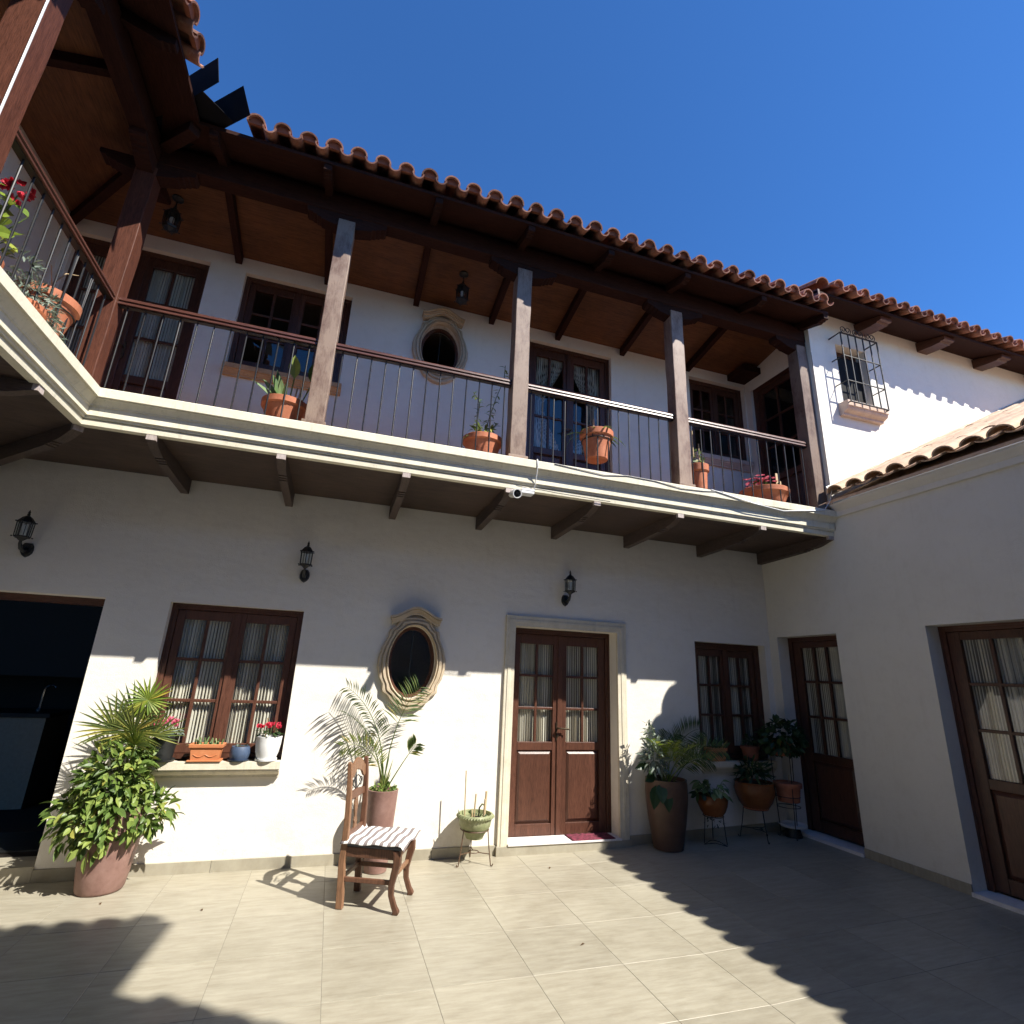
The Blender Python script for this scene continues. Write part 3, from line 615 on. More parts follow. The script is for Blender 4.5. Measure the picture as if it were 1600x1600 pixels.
def sloped_beam(p0, p1, w_, h, name, mat, parent, taper=0.0):
    p0, p1 = Vector(p0), Vector(p1); d = p1-p0; s_ = Vector((d.y, -d.x, 0)).normalized()*w_/2; b = B()
    b.add([p0-s_, p0+s_, p0+s_+Vector((0, 0, -h)), p0-s_+Vector((0, 0, -h)), p1-s_, p1+s_, p1+s_+Vector((0, 0, -h+taper)), p1-s_+Vector((0, 0, -h+taper))],
          [(0, 3, 2, 1), (4, 5, 6, 7), (0, 1, 5, 4), (1, 2, 6, 5), (2, 3, 7, 6), (3, 0, 4, 7)])
    return b.build(name, mat, parent, bevel=0.004)
RX = (-1.487, -0.589, 0.396, 1.31, 2.18, 3.095, 4.10)
for x in RX: sloped_beam((x, D-0.003, ZC0+0.004), (x, CYC+0.071, ZC1-0.01), 0.065, 0.10, 'rafter', 'beam_y', HOUSE)
sloped_beam((XL+0.01, D-0.01, ZC0), (CXL-0.02, CYC+0.02, ZC1-0.01), 0.07, 0.10, 'rafter', 'beam_y', HOUSE)
for y in (3.72, 2.79, 1.86): sloped_beam((XL+0.003, y, ZC0+0.004), (CXL-0.071, y, ZC1-0.01), 0.065, 0.10, 'rafter', 'beam_x', HOUSE)
# end wall of the gallery (side of the right block) and left gallery wall
ew = B(); wall_sheet(ew, PR, -D, -(CYC-0.12), ZF-0.2, 5.9, [(-5.25, -4.50, ZF, 5.535, 0.2)])
ew.build('gallery_end_wall', 'plaster', HOUSE)
casement(HOUSE, 'door', (XR+0.05, 5.25, ZF), R(-90), 0.75, 2.07, leaves=1, cols=2, rows=3, panel=0.72, st=0.08, curtain=None, label='dark side door at the end of the gallery')
rb = B(); rb.box(XR+0.21, XR+2.2, 4.3, 5.3, ZF, 5.6); rb.build('side_room', 'dark_cabinet', HOUSE)
dr = B(); dr.box(4.76, XR-0.002, D-0.32, D-0.002, 5.66, 5.749); dr.build('roof_plate', 'beam_x', HOUSE)
lw = B(); wall_sheet(lw, PLW, -1.0, D, ZF-0.1, 5.8, [(1.3, 2.6, ZF, 5.55, 0.08)]); wall_sheet(lw, PLW, -1.0, D, 0, ZS, []); lw.build('left_gallery_wall', 'plaster', HOUSE)
casement(HOUSE, 'door', (XL-0.075, 1.3, ZF), R(90), 1.3, 2.09, panel=0.72, st=0.08, seed=81, label='double door on the left gallery wall')

# ---- roof
def tile_mesh(r0, r1, L, th=0.013, n=9, flip=False, flat=0.95):
    """one barrel tile: axis along +y (uphill), r0 at the low end; flip = pan tile (trough)"""
    b = B(); sg = -1 if flip else 1
    for rr in (0, th):
        for y, r in ((0, r0), (L, r1)):
            for k in range(n+1):
                t = PI*k/n; b.v.append((-(r-rr)*math.cos(t), y, sg*(r*flat-rr)*math.sin(t)))
    m_ = n+1
    for k in range(n):
        b.f += [(k, k+1, m_+k+1, m_+k), (2*m_+k, 3*m_+k, 3*m_+k+1, 2*m_+k+1), (k, 2*m_+k, 2*m_+k+1, k+1), (m_+k, m_+k+1, 3*m_+k+1, 3*m_+k)]
    b.f += [(0, m_, 3*m_, 2*m_), (n, 2*m_+n, 3*m_+n, m_+n)]
    return b
def tile_roof(parent, origin, rz, slope, count, rows, pitch, mat, expo=0.33, plug=True, seed=1, skip=None, lift=0.0, r0=0.074, r1=0.062, over=-0.03, flat=0.95):
    """rows x count cover and pan tiles; local x along the eave, y uphill"""
    pw2 = 0.02 if flat < 0.8 else 0.0; rnd = random.Random(seed); a = math.atan(slope); ob = Vector(origin); ex = Vector((math.cos(rz), math.sin(rz), 0)); ey = Vector((-math.sin(rz)*math.cos(a), math.cos(rz)*math.cos(a), math.sin(a)))
    ez = ex.cross(ey); c0 = tile_mesh(r0, r1, 0.42, flat=flat).build('cover_tile', mat, parent, True); p0 = tile_mesh(r1-0.008+pw2, r0-0.014+pw2, 0.42, flip=True, flat=flat*(0.45 if flat < 0.8 else 1.0)).build('pan_tile', mat, parent, True)
    pl = None; fc = fp = True
    for j in range(rows):
        for i in range(count):
            if skip and skip(i, j): continue
            q = ob+ex*(i*pitch)+ey*(j*expo+rnd.uniform(-0.012, 0.012))+ez*((0.034 if flat < 0.8 else 0.060)+0.004*(j % 2)+lift+rnd.uniform(-0.004, 0.004)); rot = (a+0.035+rnd.uniform(-0.01, 0.01), rnd.uniform(-0.04, 0.04), rz+rnd.uniform(-0.025, 0.025))
            if fc: c0.location = q; c0.rotation_euler = rot; fc = False
            else: inst(c0, 'cover_tile', parent, q, rot, (rnd.uniform(0.94, 1.07), rnd.uniform(0.96, 1.03), rnd.uniform(0.90, 1.06)))
            q2 = ob+ex*((i+0.5)*pitch)+ey*(j*expo+over+rnd.uniform(-0.01, 0.01))+ez*((0.040 if flat < 0.8 else 0.062)+lift); rot2 = (a+0.02, rnd.uniform(-0.03, 0.03), rz+rnd.uniform(-0.02, 0.02))
            if fp: p0.location = q2; p0.rotation_euler = rot2; fp = False
            else: inst(p0, 'pan_tile', parent, q2, rot2)
            if j == 0 and plug:
                qq = q+ey*0.03
                if pl is None:
                    pb = B(); m_ = [(-(r0-0.011)*math.cos(PI*k/9), 0, (r0-0.011)*math.sin(PI*k/9)*0.95) for k in range(10)]; m2 = [(x, 0.04, z) for x, _, z in m_]
                    pb.add(m_+m2, [tuple(range(10)), tuple(range(10, 20))[::-1]]+[(k, k+10, (k+1) % 10+10, (k+1) % 10) for k in range(10)])
                    pl = pb.build('mortar_plug', 'mortar_red', parent, loc=qq, rot=rot)
                else: inst(pl, 'mortar_plug', parent, qq, rot)
EY, EZ, SLP = 3.91, 5.80, 0.34
EX = -1.60
def deck(parent, pts, th, mat, name):
    b = B(); n_ = len(pts); b.add([Vector(p) for p in pts]+[Vector(p)+Vector((0, 0, th)) for p in pts], [tuple(range(n_))[::-1], tuple(range(n_, 2*n_))]+[(i, (i+1) % n_, (i+1) % n_+n_, i+n_) for i in range(n_)])
    return b.build(name, mat, parent)
UP = 2.6
ROOF = deck(HOUSE, [(EX, EY, EZ), (XR-0.03, EY, EZ), (XR-0.03, EY+UP, EZ+UP*SLP), (EX-UP, EY+UP, EZ+UP*SLP)], 0.035, 'beam_x', 'roof')
deck(ROOF, [(EX, 0.0, EZ), (EX, EY, EZ), (EX-UP, EY+UP, EZ+UP*SLP), (EX-UP, 0.0, EZ+UP*SLP)], 0.035, 'beam_y', 'left_roof_slope')
tile_roof(ROOF, (-1.175, EY-0.085, EZ+0.028), 0, SLP, 30, 3, 0.2075, 'roof_tile', seed=5, over=-0.008)
tile_roof(ROOF, (EX+0.085, 1.25, EZ+0.028), R(90), SLP, 11, 3, 0.2075, 'roof_tile', seed=6, over=-0.008)
def rafter_tail(x, y, ang):
    p = [(0.0, 0.0), (0.0, -0.055), (-0.012, -0.065), (-0.035, -0.068), (-0.045, -0.082), (-0.075, -0.086), (-0.09, -0.10), (-0.55, -0.10), (-0.55, 0.0)]
    b = B(); b.prism(p, lambda q: (-0.033, -q[0], q[1]-q[0]*SLP), lambda q: (0.033, -q[0], q[1]-q[0]*SLP)); b.build('rafter_tail', 'beam_y', ROOF, loc=(x, y, EZ-0.001), rot=(0, 0, ang))
for x in RX: rafter_tail(x, EY+0.01, 0)
rafter_tail(4.985, EY+0.005, 0)
for y in (3.30, 2.79, 1.86): rafter_tail(EX-0.01, y, R(90))
# valley gutter spout between the two roofs: an open sheet-metal channel
def spout():
    d = Vector((1, -1, 0)).normalized(); s_ = Vector((1, 1, 0)).normalized(); o = Vector((EX, EY, EZ+0.07)); b = B(); t = 0.004
    def P(a, c_, z): return o+d*a+s_*c_+Vector((0, 0, z-a*0.12))
    hw, h = 0.135, 0.19
    for c0, c1, z0, z1 in ((-hw, hw, 0, t), (-hw-t, -hw, 0, h), (hw, hw+t, 0, h)):
        vs = [P(a, c_*(1+(0.35 if c_ < 0 else -0.75)*z/h), z) for z in (z0, z1) for c_ in (c0, c1) for a in (-0.6, 0.24 if c0 < 0 < c1 else 0.44)]
        b.add(vs, [(0, 2, 3, 1), (4, 5, 7, 6), (0, 1, 5, 4), (2, 6, 7, 3), (0, 4, 6, 2), (1, 3, 7, 5)])
    b.build('valley_gutter', 'sheet_metal', ROOF)
spout()
fr = B(); fr.box(CXL, XR, CYC-0.02, CYC+0.02, 5.866, 5.958); fr.build('gap_blocker', 'beam_x', HOUSE)  # added dark board, blocks stray skylight in the gap above the beam
fr = B(); fr.box(CXL-0.02, CXL+0.02, 0.0, CYC-0.0205, 5.866, 5.958); fr.build('gap_blocker', 'beam_y', HOUSE)  # same added light-blocking board over the left beam
sloped_beam((CXL-0.02, CYC+0.02, EZ+0.13), (EX-0.03, EY+0.03, EZ+0.008), 0.09, 0.12, 'hip_rafter', 'beam_x', HOUSE, taper=0.03)

# ------------------------------------------------------------------ upper block with barred window (right)
BLK = thing('upper_block', 'sunlit white upper block with barred window and dark wooden eaves', 'building', (0, 0, 0))
PB = lambda u, d, w: (u, 4.23+d, w)
BX0 = XR+0.002
bw = B(); wall_sheet(bw, PB, BX0, 12.0, 3.3, 6.30, [(5.46, 5.94, 4.90, 5.72, 0.14)]); bw.build('wall', 'plaster', BLK)
bw = B(); bw.quad((BX0, 4.23, 5.5), (BX0, 8, 5.5), (BX0, 8, 7.0), (BX0, 4.23, 6.30)); bw.build('side_wall', 'plaster', BLK)
casement(BLK, 'window', (5.46, 4.23+0.13, 4.90), 0, 0.48, 0.82, leaves=1, cols=1, rows=1, curtain='half', st=0.05, label='small window behind iron bars', seed=91)
sill(BLK, (5.36, 4.23, 4.86), 0, 0.64, 0.16, 0.13, 'sill_pink')
rb = B(); rb.box(BX0+0.28, 7, 4.4, 6.2, 4.6, 6.0); rb.build('room', 'interior', BLK)
# projecting iron grille
gr = B(); gx0, gx1, gy, gz0, gz1 = 5.37, 5.96, 4.07, 4.82, 5.76
for z in (gz0, 5.10, 5.44, gz1):
    r_ = 0.010 if z in (gz0, gz1) else 0.008
    gr.tube([(gx0, 4.235, z), (gx0, gy, z), (gx1, gy, z), (gx1, 4.235, z)], r_, 6)
GR = gr.build('window_grille', 'iron', BLK)
for k in range(6):
    x = gx0+(gx1-gx0)*k/5; B().tube([(x, gy-0.002, gz0), (x, gy-0.002, gz1)], 0.0085, 6).build('bar', 'iron', GR)
def scroll(x, z, s, f):
    pts = []
    for i in range(22):
        t = i/21; a = -PI/2+t*2.6*PI; r = 0.045*(1-0.72*t); pts.append((x+f*((r*math.cos(a)+0.03)*s), gy, z+0.045*s+r*math.sin(a)*s))
    return B().tube(pts, 0.005, 5)
for k in range(3):
    x = gx0+(gx1-gx0)*(k+0.5)/3
    scroll(x, gz1+0.003, 1.15, 1).build('scroll', 'iron', GR); scroll(x-0.005, gz1+0.003, 1.15, -1).build('scroll', 'iron', GR)
# its eaves
BEY, BEZ = 3.83, 5.985
BRF = deck(BLK, [(4.80, BEY, BEZ), (12, BEY, BEZ), (12, BEY+2.6, BEZ+2.6*SLP), (4.80, BEY+2.6, BEZ+2.6*SLP)], 0.035, 'beam_x', 'roof')
tile_roof(BRF, (5.02, BEY-0.085, BEZ+0.028), 0, SLP, 22, 2, 0.2075, 'roof_tile', seed=9, over=-0.008)
for x in (5.93, 7.02, 8.1, 9.2):
    p = [(0.05, -0.002), (0.05, -0.05), (0.075, -0.062), (0.10, -0.064), (0.115, -0.085), (0.15, -0.09), (0.2, -0.105), (0.50, -0.155), (0.50, -0.002)]
    b = B(); b.prism(p, lambda q: (-0.09, q[0], q[1]+q[0]*SLP*0.9), lambda q: (0.09, q[0], q[1]+q[0]*SLP*0.9)); b.build('rafter_tail', 'wood_y', BRF, loc=(x, BEY, BEZ-0.002))
# verge board + ridge cover on the left edge of that roof
sloped_beam((4.815, BEY-0.01, BEZ+0.05), (4.815, BEY+1.5, BEZ+0.05+1.5*SLP), 0.03, 0.15, 'verge_board', 'wood_y', BRF)
tm = tile_mesh(0.10, 0.085, 0.42)
for k in range(4):
    o = tm.build('verge_tile', 'roof_tile', BRF, True) if k == 0 else inst(o, 'verge_tile', BRF)
    o.location = (4.86, BEY-0.03+0.33*k*0.94, BEZ+0.10+0.33*k*SLP*0.94+0.004*(k % 2)); o.rotation_euler = (math.atan(SLP)+0.03, 0, 0)

# ------------------------------------------------------------------ right single-storey wing
WING = thing('right_wing', 'shaded single-storey white wing with pale barrel tile roof', 'building')
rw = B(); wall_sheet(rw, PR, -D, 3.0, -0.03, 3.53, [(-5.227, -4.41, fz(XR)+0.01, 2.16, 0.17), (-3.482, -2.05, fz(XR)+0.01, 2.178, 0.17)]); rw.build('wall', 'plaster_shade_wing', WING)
casement(WING, 'door', (XR+0.165, 5.227, fz(XR)+0.03), R(-90), 0.817, 2.05, leaves=1, cols=3, rows=3, panel=0.78, st=0.10, top=0.07, seed=101, label='dark narrow door with curtains in the corner')
casement(WING, 'door', (XR+0.165, 3.482, fz(XR)+0.03), R(-90), 1.432, 2.065, leaves=2, cols=2, rows=3, panel=0.82, st=0.10, top=0.07, seed=111, label='dark double door at the right edge')
for y0, y1 in ((4.41, 5.227), (2.05, 3.482)): B().box(XR-0.03, XR+0.2, y0+0.002, y1-0.002, fz(XR)-0.02, fz(XR)+0.028).build('threshold', 'marble', WING)
rr = B(); rr.quad((XR+0.3, -3, 0), (XR+0.3, D, 0), (XR+0.3, D, 3.6), (XR+0.3, -3, 3.6)); rr.build('inner_wall', 'interior', WING)
def skirt_y(y0, y1, n_):
    st_ = (y1-y0)/n_
    for k in range(n_):
        b = B(); b.box(XR-0.013, XR+0.001, y0+k*st_+0.0015, y0+(k+1)*st_-0.0015, fz(XR)-0.01, fz(XR)+0.078); b.build('skirting_tile', 'floor_tile', WING, bevel=0.002)
skirt_y(3.482, 4.41, 2); skirt_y(-1.5, 2.05, 6)
cp = [(0.0, 3.385), (0.030, 3.39), (0.031, 3.445), (0.038, 3.45), (0.052, 3.475), (0.074, 3.50), (0.080, 3.508), (0.081, 3.530), (-0.05, 3.530), (-0.05, 3.385)]
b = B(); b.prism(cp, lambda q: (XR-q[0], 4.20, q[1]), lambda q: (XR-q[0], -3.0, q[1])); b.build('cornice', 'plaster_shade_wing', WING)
WS = 0.49
WRF = deck(WING, [(XR-0.10, -3.0, 3.532), (XR-0.10, 4.228, 3.532), (XR+4.5, 4.228, 3.532+4.6*WS), (XR+4.5, -3.0, 3.532+4.6*WS)], 0.03, 'tile_pale', 'roof')
tile_roof(WRF, (XR-0.13, 4.06, 3.60), R(-90), WS, 19, 10, 0.2215, 'tile_pale', seed=13, plug=False, r0=0.096, r1=0.082, flat=0.74, over=0.012, skip=lambda i, j: i > 10 and j > 1)
fs_ = B(); fs_.prism([(0, 0.05), (0, 0.155), (-0.012, 0.155), (-0.05, 0.08)], lambda q: (XR-0.08, 4.229+q[0], 3.575+q[1]+0.03*WS), lambda q: (XR+4.2, 4.229+q[0], 3.575+q[1]+4.3*WS)); fs_.build('flashing', 'lead', WRF)

# ------------------------------------------------------------------ wing behind the photographer (casts the scalloped shadow)
SW = thing('rear_wing', 'wing on the near side of the courtyard with tiled eave', 'building')
b = B(); b.box(-4.5, 6.0, -2.6, -2.35, -0.03, 5.7); b.build('wall', 'plaster', SW)
SRF = deck(SW, [(-4.5, -2.5, 6.5), (5.2, -2.5, 6.5), (4.6, -1.62, 6.12), (3.25, -0.73, 6.0), (2.80, -0.43, 6.0), (2.86, 0.36, 6.0), (-4.5, 0.36, 6.0)], 0.05, 'beam_x', 'roof')
c0 = tile_mesh(0.095, 0.08, 0.42).build('cover_tile', 'roof_tile', SRF, True, loc=(2.74, 0.40, 6.08), rot=(0.2, 0, PI))
for k in range(1, 28): inst(c0, 'cover_tile', SRF, (2.74-0.2075*k, 0.40, 6.08), (0.2, 0, PI))
for k in range(1, 10): inst(c0, 'cover_tile', SRF, (2.95+0.175*k, -0.50-0.115*k, 6.08), (0.2, 0, PI-0.58))

# ------------------------------------------------------------------ lanterns
def lantern_body(b, c, s, glass_parent=None):
    """six-sided lantern: base, corner bars, roof and finial round point c"""
    x, y, z = c; hexp = lambda r, zz, o_=0: [(x+r*math.cos(R(60*k+30)+o_), y+r*math.sin(R(60*k+30)+o_), z+zz) for k in range(6)]
    def frust(r0, z0, r1, z1):
        b.add(hexp(r0, z0)+hexp(r1, z1), [tuple(range(6))[::-1], tuple(range(6, 12))]+[(i, (i+1) % 6, (i+1) % 6+6, i+6) for i in range(6)])
    frust(0.018*s, -0.135*s, 0.05*s, -0.105*s); frust(0.066*s, -0.105*s, 0.070*s, -0.088*s)
    frust(0.076*s, 0.052*s, 0.072*s, 0.066*s); frust(0.072*s, 0.066*s, 0.040*s, 0.108*s); frust(0.040*s, 0.108*s, 0.012*s, 0.128*s)
    b.lathe([(0.010*s, 0.126*s), (0.016*s, 0.138*s), (0.009*s, 0.152*s), (0.014*s, 0.160*s), (0.006*s, 0.176*s), (0.001*s, 0.190*s)], c, 8)
    lo, hi = hexp(0.066*s, -0.090*s), hexp(0.070*s, 0.055*s)
    for k in range(6):
        b.tube([lo[k], hi[k]], 0.0045*s, 5)
        m0 = [(lo[k][i]+lo[(k+1) % 6][i])/2 for i in range(3)]; m1 = [(hi[k][i]+hi[(k+1) % 6][i])/2 for i in range(3)]
        b.tube([m0, m1], 0.003*s, 4)
        d = Vector((lo[k][0]-x, lo[k][1]-y, 0)).normalized()
        for q, zz in ((lo[k], -0.098*s), (hi[k], 0.060*s)):
            p = Vector((x, y, z+zz))+d*0.072*s; b.tube([p, p+d*0.012*s, p+d*0.018*s], [0.005*s, 0.008*s, 0.001*s], 5)
    return lo, hi
def wall_lantern(x, z, label):
    t = thing('wall_lantern', label, 'lantern', (x, D, z-0.01), 0, 'black wall lanterns under the gallery')
    b = B(); c = (0, -0.135, 0.03); lo, hi = lantern_body(b, c, 0.80); b.build('cage', 'lantern_iron', t, True)
    pl = B(); prof = [(0, -0.195), (0.026, -0.178), (0.042, -0.155), (0.046, -0.125), (0.042, -0.095), (0.026, -0.07), (-0.026, -0.07), (-0.042, -0.095), (-0.046, -0.125), (-0.042, -0.155), (-0.026, -0.178)]
    pl.prism(prof, lambda q: (q[0], 0.0, q[1]), lambda q: (q[0]*0.8, -0.028, q[1]*0.9-0.013)); pl.build('back_plate', 'lantern_iron', t, bevel=0.004)
    ar = B(); ar.tube([(0, -0.02, -0.12), (0, -0.06, -0.145), (0, -0.105, -0.135), (0, -0.132, -0.10), (0, -0.135, -0.07)], [0.015, 0.017, 0.015, 0.012, 0.010], 8); ar.build('arm', 'lantern_iron', t, True)
    g_ = B(); g_.add([tuple(Vector(p)*1) for p in lo]+[tuple(Vector(p)) for p in hi], [(i, (i+1) % 6, (i+1) % 6+6, i+6) for i in range(6)]); g_.build('glass', 'lantern_glass', t)
    bu = B(); bu.lathe([(0.007, -0.06), (0.010, -0.035), (0.018, -0.005), (0.015, 0.018), (0.003, 0.028)], c, 10); bu.build('bulb', 'bulb', t, True)
wall_lantern(-2.52, 2.56, 'black wall lantern above the dark kitchen passage'); wall_lantern(-0.35, 2.55, 'black wall lantern between the curtained window and the oval window'); wall_lantern(2.33, 2.535, 'black wall lantern above the brown double door')
def ceiling_lantern(x, y, label):
    zc = ZC0+(ZC1-ZC0)*(D-y)/(D-CYC); t = thing('ceiling_lantern', label, 'lantern', (x, y, zc), 0, 'black lanterns hanging from the gallery ceiling')
    b = B(); lo, hi = lantern_body(b, (0, 0, -0.26), 1.0); b.build('cage', 'lantern_iron', t, True)
    b = B(); b.lathe([(0.05, 0.002), (0.052, -0.012), (0.03, -0.03), (0.008, -0.04)], (0, 0, 0), 14); b.tube([(0, 0, -0.03), (0, 0, -0.09)], 0.006, 6); b.build('hanger', 'lantern_iron', t, True)
    g_ = B(); g_.add(lo+hi, [(i, (i+1) % 6, (i+1) % 6+6, i+6) for i in range(6)]); g_.build('glass', 'lantern_glass', t)
    bu = B(); bu.lathe([(0.008, -0.07), (0.012, -0.04), (0.022, -0.005), (0.018, 0.022), (0.003, 0.034)], (0, 0, -0.26), 10); bu.build('bulb', 'bulb', t, True)
ceiling_lantern(-1.98, 4.85, 'black lantern hanging above the upper corner door'); ceiling_lantern(0.84, 4.85, 'black lantern hanging in front of the upper oval window')

# ------------------------------------------------------------------ plants
def leaf(b, base, d, L, W, nrm=Vector((0, 0, 1)), droop=0.3, fold=0.15, seg=3, tip=1.0):
    base, d = Vector(base), Vector(d).normalized(); s_ = d.cross(nrm)
    if s_.length < 1e-4: s_ = d.orthogonal()
    s_.normalize(); n_ = s_.cross(d); vs = []; p = base.copy(); dd = d.copy(); wid = {2: [0.05, 1, 0], 3: [0.06, 0.95, 0.75, 0], 4: [0.06, 0.8, 1, 0.65, 0], 5: [0.06, 0.75, 1, 0.9, 0.55, 0]}[seg]
    for i in range(seg+1):
        ww = W/2*wid[i]
        vs += [p-s_*ww+n_*abs(ww)*fold*2, p, p+s_*ww+n_*abs(ww)*fold*2]
        dd = (dd+Vector((0, 0, -droop/seg))).normalized(); p = p+dd*L/seg
    fs = []
    for i in range(seg):
        a = i*3; fs += [(a, a+1, a+4, a+3), (a+1, a+2, a+5, a+4)]
    b.add(vs, fs)
def rdir(rnd, zmin=-1, zmax=1):
    z = rnd.uniform(zmin, zmax); a = rnd.uniform(0, 2*PI); q = math.sqrt(max(0, 1-z*z)); return Vector((q*math.cos(a), q*math.sin(a), z))
def frond(base, az, L, elev, droop, nl, ll, lw, mat, parent, rnd, start=0.25, spread=0.9, vee=0.35, name='frond', roll=0.0):
    """feather palm frond: curved rachis with paired leaflets"""
    b = B(); p = Vector(base); e = elev; n_ = 14; pts = [p.copy()]; dirs = []
    for i in range(n_):
        d = Vector((math.cos(az)*math.cos(e), math.sin(az)*math.cos(e), math.sin(e))); dirs.append(d); p = p+d*L/n_; pts.append(p.copy()); e -= droop/n_*(0.4+1.2*i/n_)
    b.tube(pts, [0.007*(1-0.75*i/n_) for i in range(n_+1)], 5)
    for k in range(nl):
        t = start+(1-start)*k/(nl-1); f = t*n_; i = min(n_-1, int(f)); q = pts[i].lerp(pts[i+1], f-i); d = dirs[i]; side = d.cross(Vector((0, 0, 1)))
        if side.length < 1e-3: side = Vector((-math.sin(az), math.cos(az), 0))
        side.normalize(); side = Matrix.Rotation(roll, 3, d) @ side; upv = side.cross(d)
        l_ = ll*(0.45+0.55*math.sin(PI*min(1, 0.15+0.85*(1-t)**0.8)))*rnd.uniform(0.9, 1.1)
        for sg in (-1, 1):
            dr = d*(1-spread*0.55)+side*sg*spread+upv*vee+Vector((0, 0, rnd.uniform(-0.08, 0.08)))
            leaf(b, q, dr, l_, lw, upv, rnd.uniform(0.25, 0.5), 0.2, 2)
    return b.build(name, mat, parent)
def fan(base, tip, normal, n_, L, lw, mat, parent, rnd, spread=R(150), name='fan_leaf'):
    """palmate leaf on a stalk"""
    b = B(); base, tip = Vector(base), Vector(tip); mid = base.lerp(tip, 0.55)+Vector((0, 0, 0.04)); b.tube([base, mid, tip], [0.006, 0.005, 0.004], 5)
    ax = (tip-mid).normalized(); nr = Vector(normal).normalized(); nr = (nr-ax*nr.dot(ax)).normalized(); sd = ax.cross(nr)
    for k in range(n_):
        a = -spread/2+spread*k/(n_-1)+rnd.uniform(-0.03, 0.03); d = ax*math.cos(a)+sd*math.sin(a)+nr*0.12
        leaf(b, tip, d, L*rnd.uniform(0.88, 1.05)*(1-0.18*abs(a)/(spread/2)), lw, nr, rnd.uniform(0.12, 0.4), 0.25, 4)
    return b.build(name, mat, parent)
def pot(parent, prof, mat, soil_r, soil_z, n_=32, name='pot', soilmat='soil'):
    """prof: outer profile bottom to rim (r,z), then inner lip"""
    p = B().lathe(prof, (0, 0, 0), n_).build(name, mat, parent, True)
    random.seed(int(soil_r*1e4)); s_ = B(); s_.lathe([(soil_r, -0.01), (soil_r, 0.0), (soil_r*0.6, 0.008), (0.01, 0.012)], (0, 0, soil_z), 20); s_.build('soil', soilmat, p, True)
    return p
def rim(r, z, w_, h, t=0.012):
    return [(r+w_, z-h), (r+w_+0.002, z-0.004), (r+w_-0.003, z), (r-t+0.002, z), (r-t, z-0.004)]
def leaf_ball(b, rnd, c, rad, n_, L, W, zmin=-0.6, inner=0.55, droop=0.5, fold=0.15, seg=3, out_=0.7):
    c = Vector(c)
    for _ in range(n_):
        d = rdir(rnd, zmin, 1); f = inner+(1-inner)*rnd.random()**0.6; p = c+Vector((d.x*rad[0], d.y*rad[1], d.z*rad[2]))*f
        dr = d*out_+rdir(rnd)*0.55+Vector((0, 0, -0.12)); leaf(b, p, dr, L*rnd.uniform(0.6, 1.15), W*rnd.uniform(0.7, 1.15), (d+Vector((0, 0, 0.6))+rdir(rnd)*0.3).normalized(), droop*rnd.uniform(0.4, 1.4), fold, seg)
def stems(b, rnd, c, targets, r=0.004):
    for t in targets:
        t = Vector(t); m = Vector(c).lerp(t, 0.5)+Vector((rnd.uniform(-.02, .02), rnd.uniform(-.02, .02), 0.03)); b.tube([c, m, t], [r, r*0.8, r*0.5], 5)

# big shrub with fan palm in brown planter, left
rnd = random.Random(7)
t = thing('potted_shrub', 'tall bushy green shrub with fan palm in brown planter beside the window', 'potted plant', (-1.375, 5.115, 0))
pot(t, [(0.135, 0), (0.142, 0.004), (0.150, 0.02), (0.165, 0.12), (0.185, 0.30), (0.197, 0.45), (0.202, 0.53), (0.205, 0.545), (0.192, 0.546), (0.188, 0.50)], 'pot_brown', 0.19, 0.505)
b = B()
leaf_ball(b, rnd, (-0.05, -0.02, 0.72), (0.235, 0.21, 0.31), 700, 0.095, 0.041, -0.75, 0.45, 0.6, 0.2, 4)
leaf_ball(b, rnd, (0.09, -0.06, 0.50), (0.24, 0.17, 0.17), 210, 0.10, 0.043, -0.9, 0.5, 0.7, 0.2, 4)
leaf_ball(b, rnd, (-0.17, -0.06, 0.48), (0.20, 0.17, 0.20), 210, 0.095, 0.042, -0.9, 0.5, 0.7, 0.2, 4)
leaf_ball(b, rnd, (-0.06, -0.13, 0.36), (0.13, 0.09, 0.13), 80, 0.095, 0.042, -0.9, 0.4, 0.7, 0.2, 4)
leaf_ball(b, rnd, (0.29, -0.03, 0.50), (0.10, 0.09, 0.13), 56, 0.10, 0.042, -0.9, 0.4, 0.8, 0.2, 4)
leaf_ball(b, rnd, (-0.33, -0.02, 0.52), (0.10, 0.09, 0.10), 44, 0.10, 0.042, -0.9, 0.4, 0.8, 0.2, 4)
leaf_ball(b, rnd, (0.13, -0.05, 0.66), (0.10, 0.09, 0.12), 60, 0.085, 0.036, -0.9, 0.4, 0.8, 0.2, 4)
leaf_ball(b, rnd, (-0.03, -0.14, 0.52), (0.19, 0.09, 0.16), 120, 0.095, 0.042, -0.9, 0.4, 0.7, 0.2, 4)
b.build('foliage', 'leaf_shrub', t)
b = B(); stems(b, rnd, (0, 0, 0.5), [(0.2*rdir(rnd).x, 0.18*rdir(rnd).y, 0.62+0.3*rnd.random()) for _ in range(12)]+[(0.26, -0.03, 0.52), (-0.32, -0.02, 0.54), (-0.1, -0.15, 0.42)], 0.006); b.build('stem', 'stem_green', t)
fan((0, 0, 0.6), (0.015, -0.10, 1.06), (0, -1, 0.35), 26, 0.28, 0.019, 'leaf_fan', t, rnd, R(250)); fan((0, 0, 0.6), (0.04, -0.02, 1.29), (0.1, -1, 0.5), 26, 0.20, 0.018, 'leaf_lime', t, rnd, R(320))
